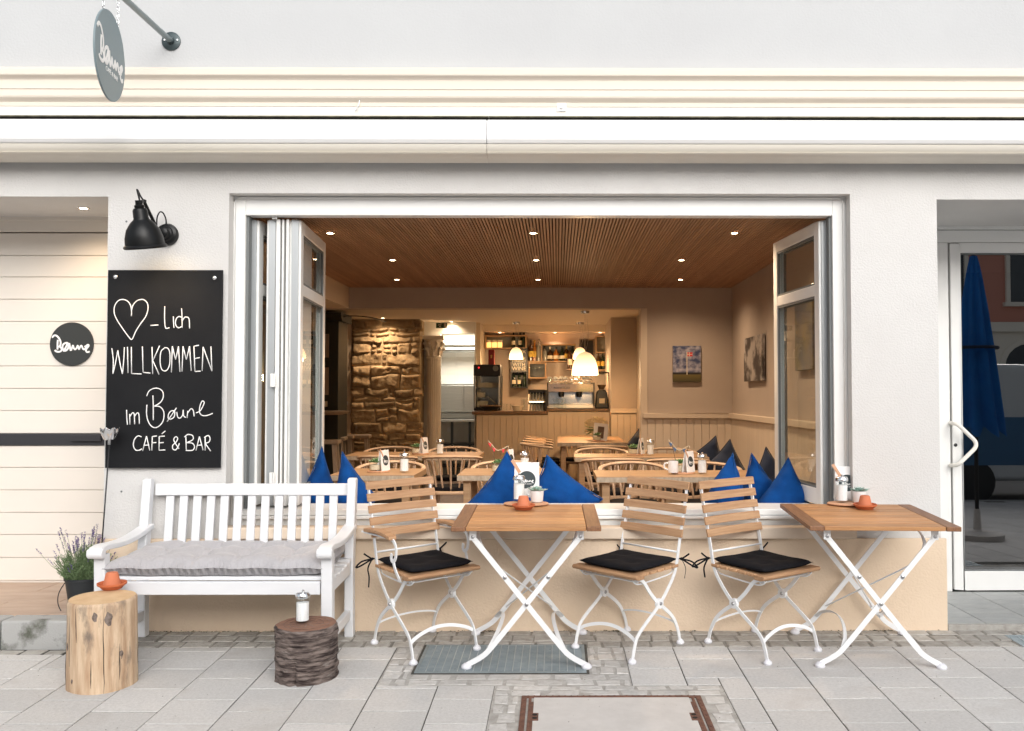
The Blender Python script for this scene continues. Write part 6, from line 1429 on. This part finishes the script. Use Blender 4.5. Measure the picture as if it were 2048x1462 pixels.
b = MB(); b.tube(curve([A(314,449,-.06)+Vector((0,0,-.03)), A(314,436,-.07), A(320,424,-.07), A(327,427,-.06), A(332,440,-.035), A(332,455,-.02)],4), .0042, 8); b.build('cable', M['lamp_black'], lp, smooth=180)
o = light('SPOT', 'lamp_light', Mx @ Vector((0,0,Ls*.12)), 7, (1,.70,.42), None, .04, 150, .6); o.rotation_euler = (R(-14),0,0); o.parent = lp
# round sign on the panel door
q = W(143,688,yd-.012); Rd = 43.5*(yd-CAM_Y)/F
t = tag(empty('round_sign', (q.x,yd-.004,q.z)), 'round anthracite sign with white brush lettering on the cream panel door', 'sign'); b = MB(); b.M = Matrix.Rotation(PI/2,4,'X'); b.lathe([(Rd,0),(Rd,.006),(Rd-.001,.007)],56); b.build('disc', M['blacksign'], t, smooth=30); logo(t, Matrix.Translation((0,-.0074,0)), Rd, M['card'])
# hanging sign on its bracket
q = W(343,83,-.012); t = tag(empty('hanging_sign'), 'grey oval looking round sign hanging by chains from a wall bracket', 'sign')
b = MB(); b.M = Matrix.Translation((q.x,-.012,q.z)) @ Matrix.Rotation(PI/2,4,'X'); b.lathe([(.055,0),(.055,.008),(.052,.010),(.022,.011),(.020,.03),(.001,.032)],32,cap=False); b.build('wall_flange', M['dgrey_metal'], t, smooth=40)
b = MB()
for s in (-1,1): b.M = Matrix.Translation((q.x+s*.038,-.022,q.z+.004)) @ Matrix.Rotation(PI/2,4,'X'); b.lathe([(.007,0),(.006,.005),(.001,.006)],12,cap=False)
b.build('bolt', M['chrome'], t, smooth=40)
b = MB(); b.tube([(q.x,-.02,q.z),(q.x,-1.02,q.z)], .0165, 16); b.lathe([(.001,-.02),(.02,-.015),(.02,.015),(.001,.02)],14,(q.x,-1.02,q.z),cap=False); b.build('bracket_pole', M['grey_metal'], t, smooth=60)
RD = .225; yc2 = -.755; zc2 = W(209,112,yc2).z; xc2 = q.x-.0
for _ in range(1): pass
phi = R(8); Ms = Matrix.Translation((xc2,yc2,zc2)) @ Matrix.Rotation(PI/2+phi,4,'Z')      # local -y looks to +x, local x runs to +y
b = MB(); b.M = Ms @ Matrix.Rotation(PI/2,4,'X'); b.lathe([(RD-.001,-.005),(RD,-.004),(RD,.004),(RD-.001,.005)],72); b.build('disc', M['sign'], t, smooth=30)
logo(t, Ms @ Matrix.Translation((0,-.0062,.012)), RD, M['card'], w=.046)
text('CAFÉ & BAR', .034, M['card'], t, Ms @ Matrix.Translation((.02,-.0058,-.085)) @ FRONT)
for sx in (-.45,.52):
    lx, lz = sx*RD, RD*math.sqrt(1-sx*sx); p = Ms @ Vector((lx,0,lz)); b = MB(); n_ = Ms.to_3x3() @ Vector((0,1,0)); ux = Ms.to_3x3() @ Vector((1,0,0))
    def ring(c, ra, rb_, A_, B_, tr): b.tube([c+A_*(ra*math.cos(k*PI/6))+B_*(rb_*math.sin(k*PI/6)) for k in range(12)], tr, 5, closed=True)
    zz2 = Vector((0,0,1)); ring(p+Vector((0,0,.012)), .011, .013, ux, zz2, .003); zc_ = p.z+.03; k = 0
    while zc_ < q.z-.015: ring(Vector((p.x,p.y,zc_)), .0055, .0115, ux if k % 2 else n_, zz2, .0018); zc_ += .0175; k += 1
    b.build('chain', M['chrome'], t, smooth=180)
# lavender with its stake
g = Hz(178,1192,.141); yv = -.02; xv = W(181,1180,yv).x
t = tag(empty('lavender_pot', (xv-.0,yv-.07,.141)), 'flowering lavender in a dark pot on the step behind the pale log', 'potted plant')
rp = .10; b = MB(); b.lathe([(.001,.0),(.075,.0),(rp,.17),(rp+.006,.172),(rp+.006,.185),(rp-.004,.185),(rp-.008,.165),(.001,.16)],32,cap=False); pt = b.build('pot', M['planter'], t, smooth=40)
b = MB(); b.tube(curve([(-rp-.004,-.01,.155),(-rp-.028,-.03,.10),(-rp-.030,-.035,.04),(-rp-.004,-.04,-.01)],5), .0028, 6); b.tube([(-rp-.014,0,.172),(-rp+.01,0,.178)], .012, 8); b.build('pot_handle', M['blackpl'], t, smooth=180)
rr = random.Random(12); b = MB(); fl = MB(); stm = MB()
for i in range(380):
    a = rr.uniform(0,2*PI); sp_ = rr.uniform(0,1)**.7; r0 = sp_*.085; L_ = rr.uniform(.10,.23)*(1-.25*sp_); le = sp_*.58+rr.uniform(-.12,.12)
    d = Vector((math.cos(a)*math.sin(le), math.sin(a)*math.sin(le), math.cos(le))); o = Vector((r0*math.cos(a), r0*math.sin(a), .16)); tipp = o+d*L_+Vector((0,0,-.02*sp_))
    mid = o.lerp(tipp,.5)+Vector((0,0,.012)); b.tube([o,mid,tipp], .0013, 3)
    for k in range(10):
        f = .25+.75*k/10; p = o.lerp(tipp,f); dd = Vector((rr.uniform(-1,1),rr.uniform(-1,1),rr.uniform(.2,1.1))).normalized(); s = dd.cross(Vector((rr.uniform(-1,1),rr.uniform(-1,1),rr.uniform(-1,1)))).normalized(); l2 = rr.uniform(.018,.034)
        b.add([p, p+dd*l2*.5+s*.0022, p+dd*l2, p+dd*l2*.5-s*.0022], [(0,1,2,3)])
    if i % 5 == 0:
        tp2 = tipp+d*rr.uniform(.03,.10); b.tube([tipp,tp2], .001, 3)
        for k in range(9):
            p = tp2+d*(.005*k)
            for m_ in range(3): dd = Vector((rr.uniform(-1,1),rr.uniform(-1,1),rr.uniform(-.2,.8))).normalized(); s = dd.cross(Vector((0,.3,1))).normalized(); fl.add([p, p+dd*.005+s*.0035, p+dd*.009, p+dd*.005-s*.0035], [(0,1,2,3)])
b.build('leaves', M['lavleaf'], t); fl.build('blossom', M['lavflower'], t)
b = MB(); b.lathe([(rp-.01,.165),(.001,.17)],16,cap=False); b.build('soil', M['soil'], t)
ps_, pe_ = W(203,1100,yv-.06), W(219,886,yv-.10); low = ps_+(ps_-pe_).normalized()*.26
t = tag(empty('garden_stake'), 'thin black stake with scalloped chrome cup stuck in the lavender pot', 'garden stake')
b = MB(); b.tube([low, ps_, pe_], .0042, 8); b.build('rod', M['blackpl'], t, smooth=180)
hc = W(219,868,yv-.10); rc = 17*(yv-.10-CAM_Y)/F; b = MB(); na, nh = 64, 10
def cup(u, v):
    a = 2*PI*u; h = v*1.25*rc; rim = .10*rc*math.cos(a*8); flu = 1+.07*math.cos(a*8)*v; rad = rc*(.62+.42*math.sin(v*1.5))*flu; return (rad*math.cos(a), rad*math.sin(a), -rc*.62+h+(rim if v > .85 else rim*.3*v))
b.M = Matrix.Translation(hc); b.grid(na, nh, cup); b.lathe([(rc*.62,-rc*.62),(rc*.3,-rc*.72),(.008,-rc*.74),(.008,-rc*1.25)],20,cap=False)
b.lathe([(rc*.95,rc*.5),(rc*.55,-rc*.4),(.001,-rc*.5)],24,cap=False); b.build('cup_head', M['chrome'], t, smooth=60)
# small dowel holes left in the wall
for px,py in ((253,443),(243,983)):
    q = W(px,py,-.0004); b = MB(); b.M = Matrix.Translation((q.x,-.0005,q.z)) @ Matrix.Rotation(PI/2,4,'X'); b.lathe([(.006,0),(.006,.0015),(.003,.002)],10); o = b.build('wall_plug', M['gasket'], bld)

# ------------------------------------------------------------ across the street (seen in the panes)
ho = tag(empty('house_opposite', (0,-27,-.2)), 'red and cream town house across the street, mirrored in the door pane', 'building')
SR = mat('red stucco', (.60,.27,.20), .9); SCm = mat('cream stucco', (.80,.75,.65), .9)
b = MB(); b.box(-22,22,-6,0,4.0,9.0); b.build('upper_wall', SR, ho)
b = MB(); b.box(-22,22,-6,.08,0,3.9); b.build('ground_floor_wall', SCm, ho)
b = MB(); b.box(-22,22,-.1,.30,3.9,4.25); b.box(-22,22,-.1,.4,8.7,9.2); b.build('cornice', SCm, ho)
for i in range(-7,8):
    for zf_ in (5.0,):
        f = MB(); x = i*2.9; f.box(x-.75,x-.6,.0,.12,zf_,zf_+2.0); f.box(x+.6,x+.75,.0,.12,zf_,zf_+2.0); f.box(x-.75,x+.75,.0,.14,zf_+2.0,zf_+2.2); f.box(x-.85,x+.85,.0,.2,zf_-.15,zf_); w_ = f.build('window', SCm, ho)
        f = MB(); f.box(x-.6,x+.6,.005,.03,zf_,zf_+2.0); f.build('pane', M['pane_dark'] if 'pane_dark' in M else M.setdefault('pane_dark', mat('dark pane', (.05,.06,.07), .1)), w_)
    f = MB(); x = i*2.9; n_ = 10; f.prismy([(x-.85,.9),(x+.85,.9)] + [(x+.85*math.cos(k*PI/n_), 2.6+.85*math.sin(k*PI/n_)) for k in range(n_+1)], .085, .11); f.build('arched_window', M['pane_dark'], ho)
    f = MB(); f.sweep([(x+.95*math.cos(k*PI/n_), .09, 2.6+.95*math.sin(k*PI/n_)) for k in range(n_+1)], [(-.05,-.1),(.05,-.1),(.05,.1),(-.05,.1)], (0,1,0)); f.build('arch_moulding', SCm, ho)
pz = tag(empty('closed_parasol', (4.17,-2.0,gz(-2))), 'closed blue parasol by the kerb, mirrored in the door pane', 'parasol')
b = MB(); b.tube([(0,0,0),(0,0,2.85)], .02, 10); b.build('pole', M['blackpl'], pz); b = MB(); b.lathe([(.25,0),(.25,.06),(.04,.10),(.03,.3)],24); b.build('base', M['concrete'], pz)
def canopy(u, v):
    a = 2*PI*u; rad = (.03+.20*v**.8)*(1+.22*math.cos(a*8+v*3)); return (rad*math.cos(a), rad*math.sin(a), 2.82-1.75*v+.05*math.cos(a*8)*v)
b = MB(); b.grid(96,14,canopy); b.build('canopy', M['parafab'], pz, smooth=180)
b = MB(); b.tube([(.21*math.cos(k*PI/8),.21*math.sin(k*PI/8),1.9) for k in range(16)], .018, 6, closed=True); b.build('strap', M['navyfab'], pz, smooth=180)
van = tag(empty('parked_van', (8.2,-8.2,-.335)), 'pale delivery van with blue sides parked at the kerb, mirrored in the door pane', 'van')
vb = mat('van paint', (.55,.58,.60), .3, coat=.5); vbl = mat('van blue', (.03,.12,.25), .35, coat=.5)
b = MB(); b.prismy([(-2.6,.35),(2.7,.35),(2.75,.9),(2.45,1.15),(1.75,1.95),(1.4,2.15),(-2.55,2.2),(-2.65,1.2)], -.95, .95); b.build('body', vb, van, bevel=.08, seg=3)
b = MB(); b.box(-2.4,1.2,.952,.962,.6,1.35); b.build('side_panel', vbl, van); b = MB(); b.prismy([(1.25,1.25),(2.2,1.2),(1.7,1.85),(1.25,1.9)], .952,.964); b.build('side_window', M['pane_dark'], van)
for x in (-1.7,1.75):
    for s in (-1,1):
        b = MB(); b.M = Matrix.Translation((x,s*.86,.34)) @ Matrix.Rotation(PI/2,4,'X'); b.lathe([(.2,-.1),(.34,-.1),(.34,.1),(.2,.1)],28); wh = b.build('wheel', M['blackpl'], van, smooth=40); b = MB(); b.M = Matrix.Translation((x,s*.86,.34)) @ Matrix.Rotation(PI/2,4,'X'); b.lathe([(.2,-.08),(.2,.08)],20); b.build('rim', M['alu'], wh)
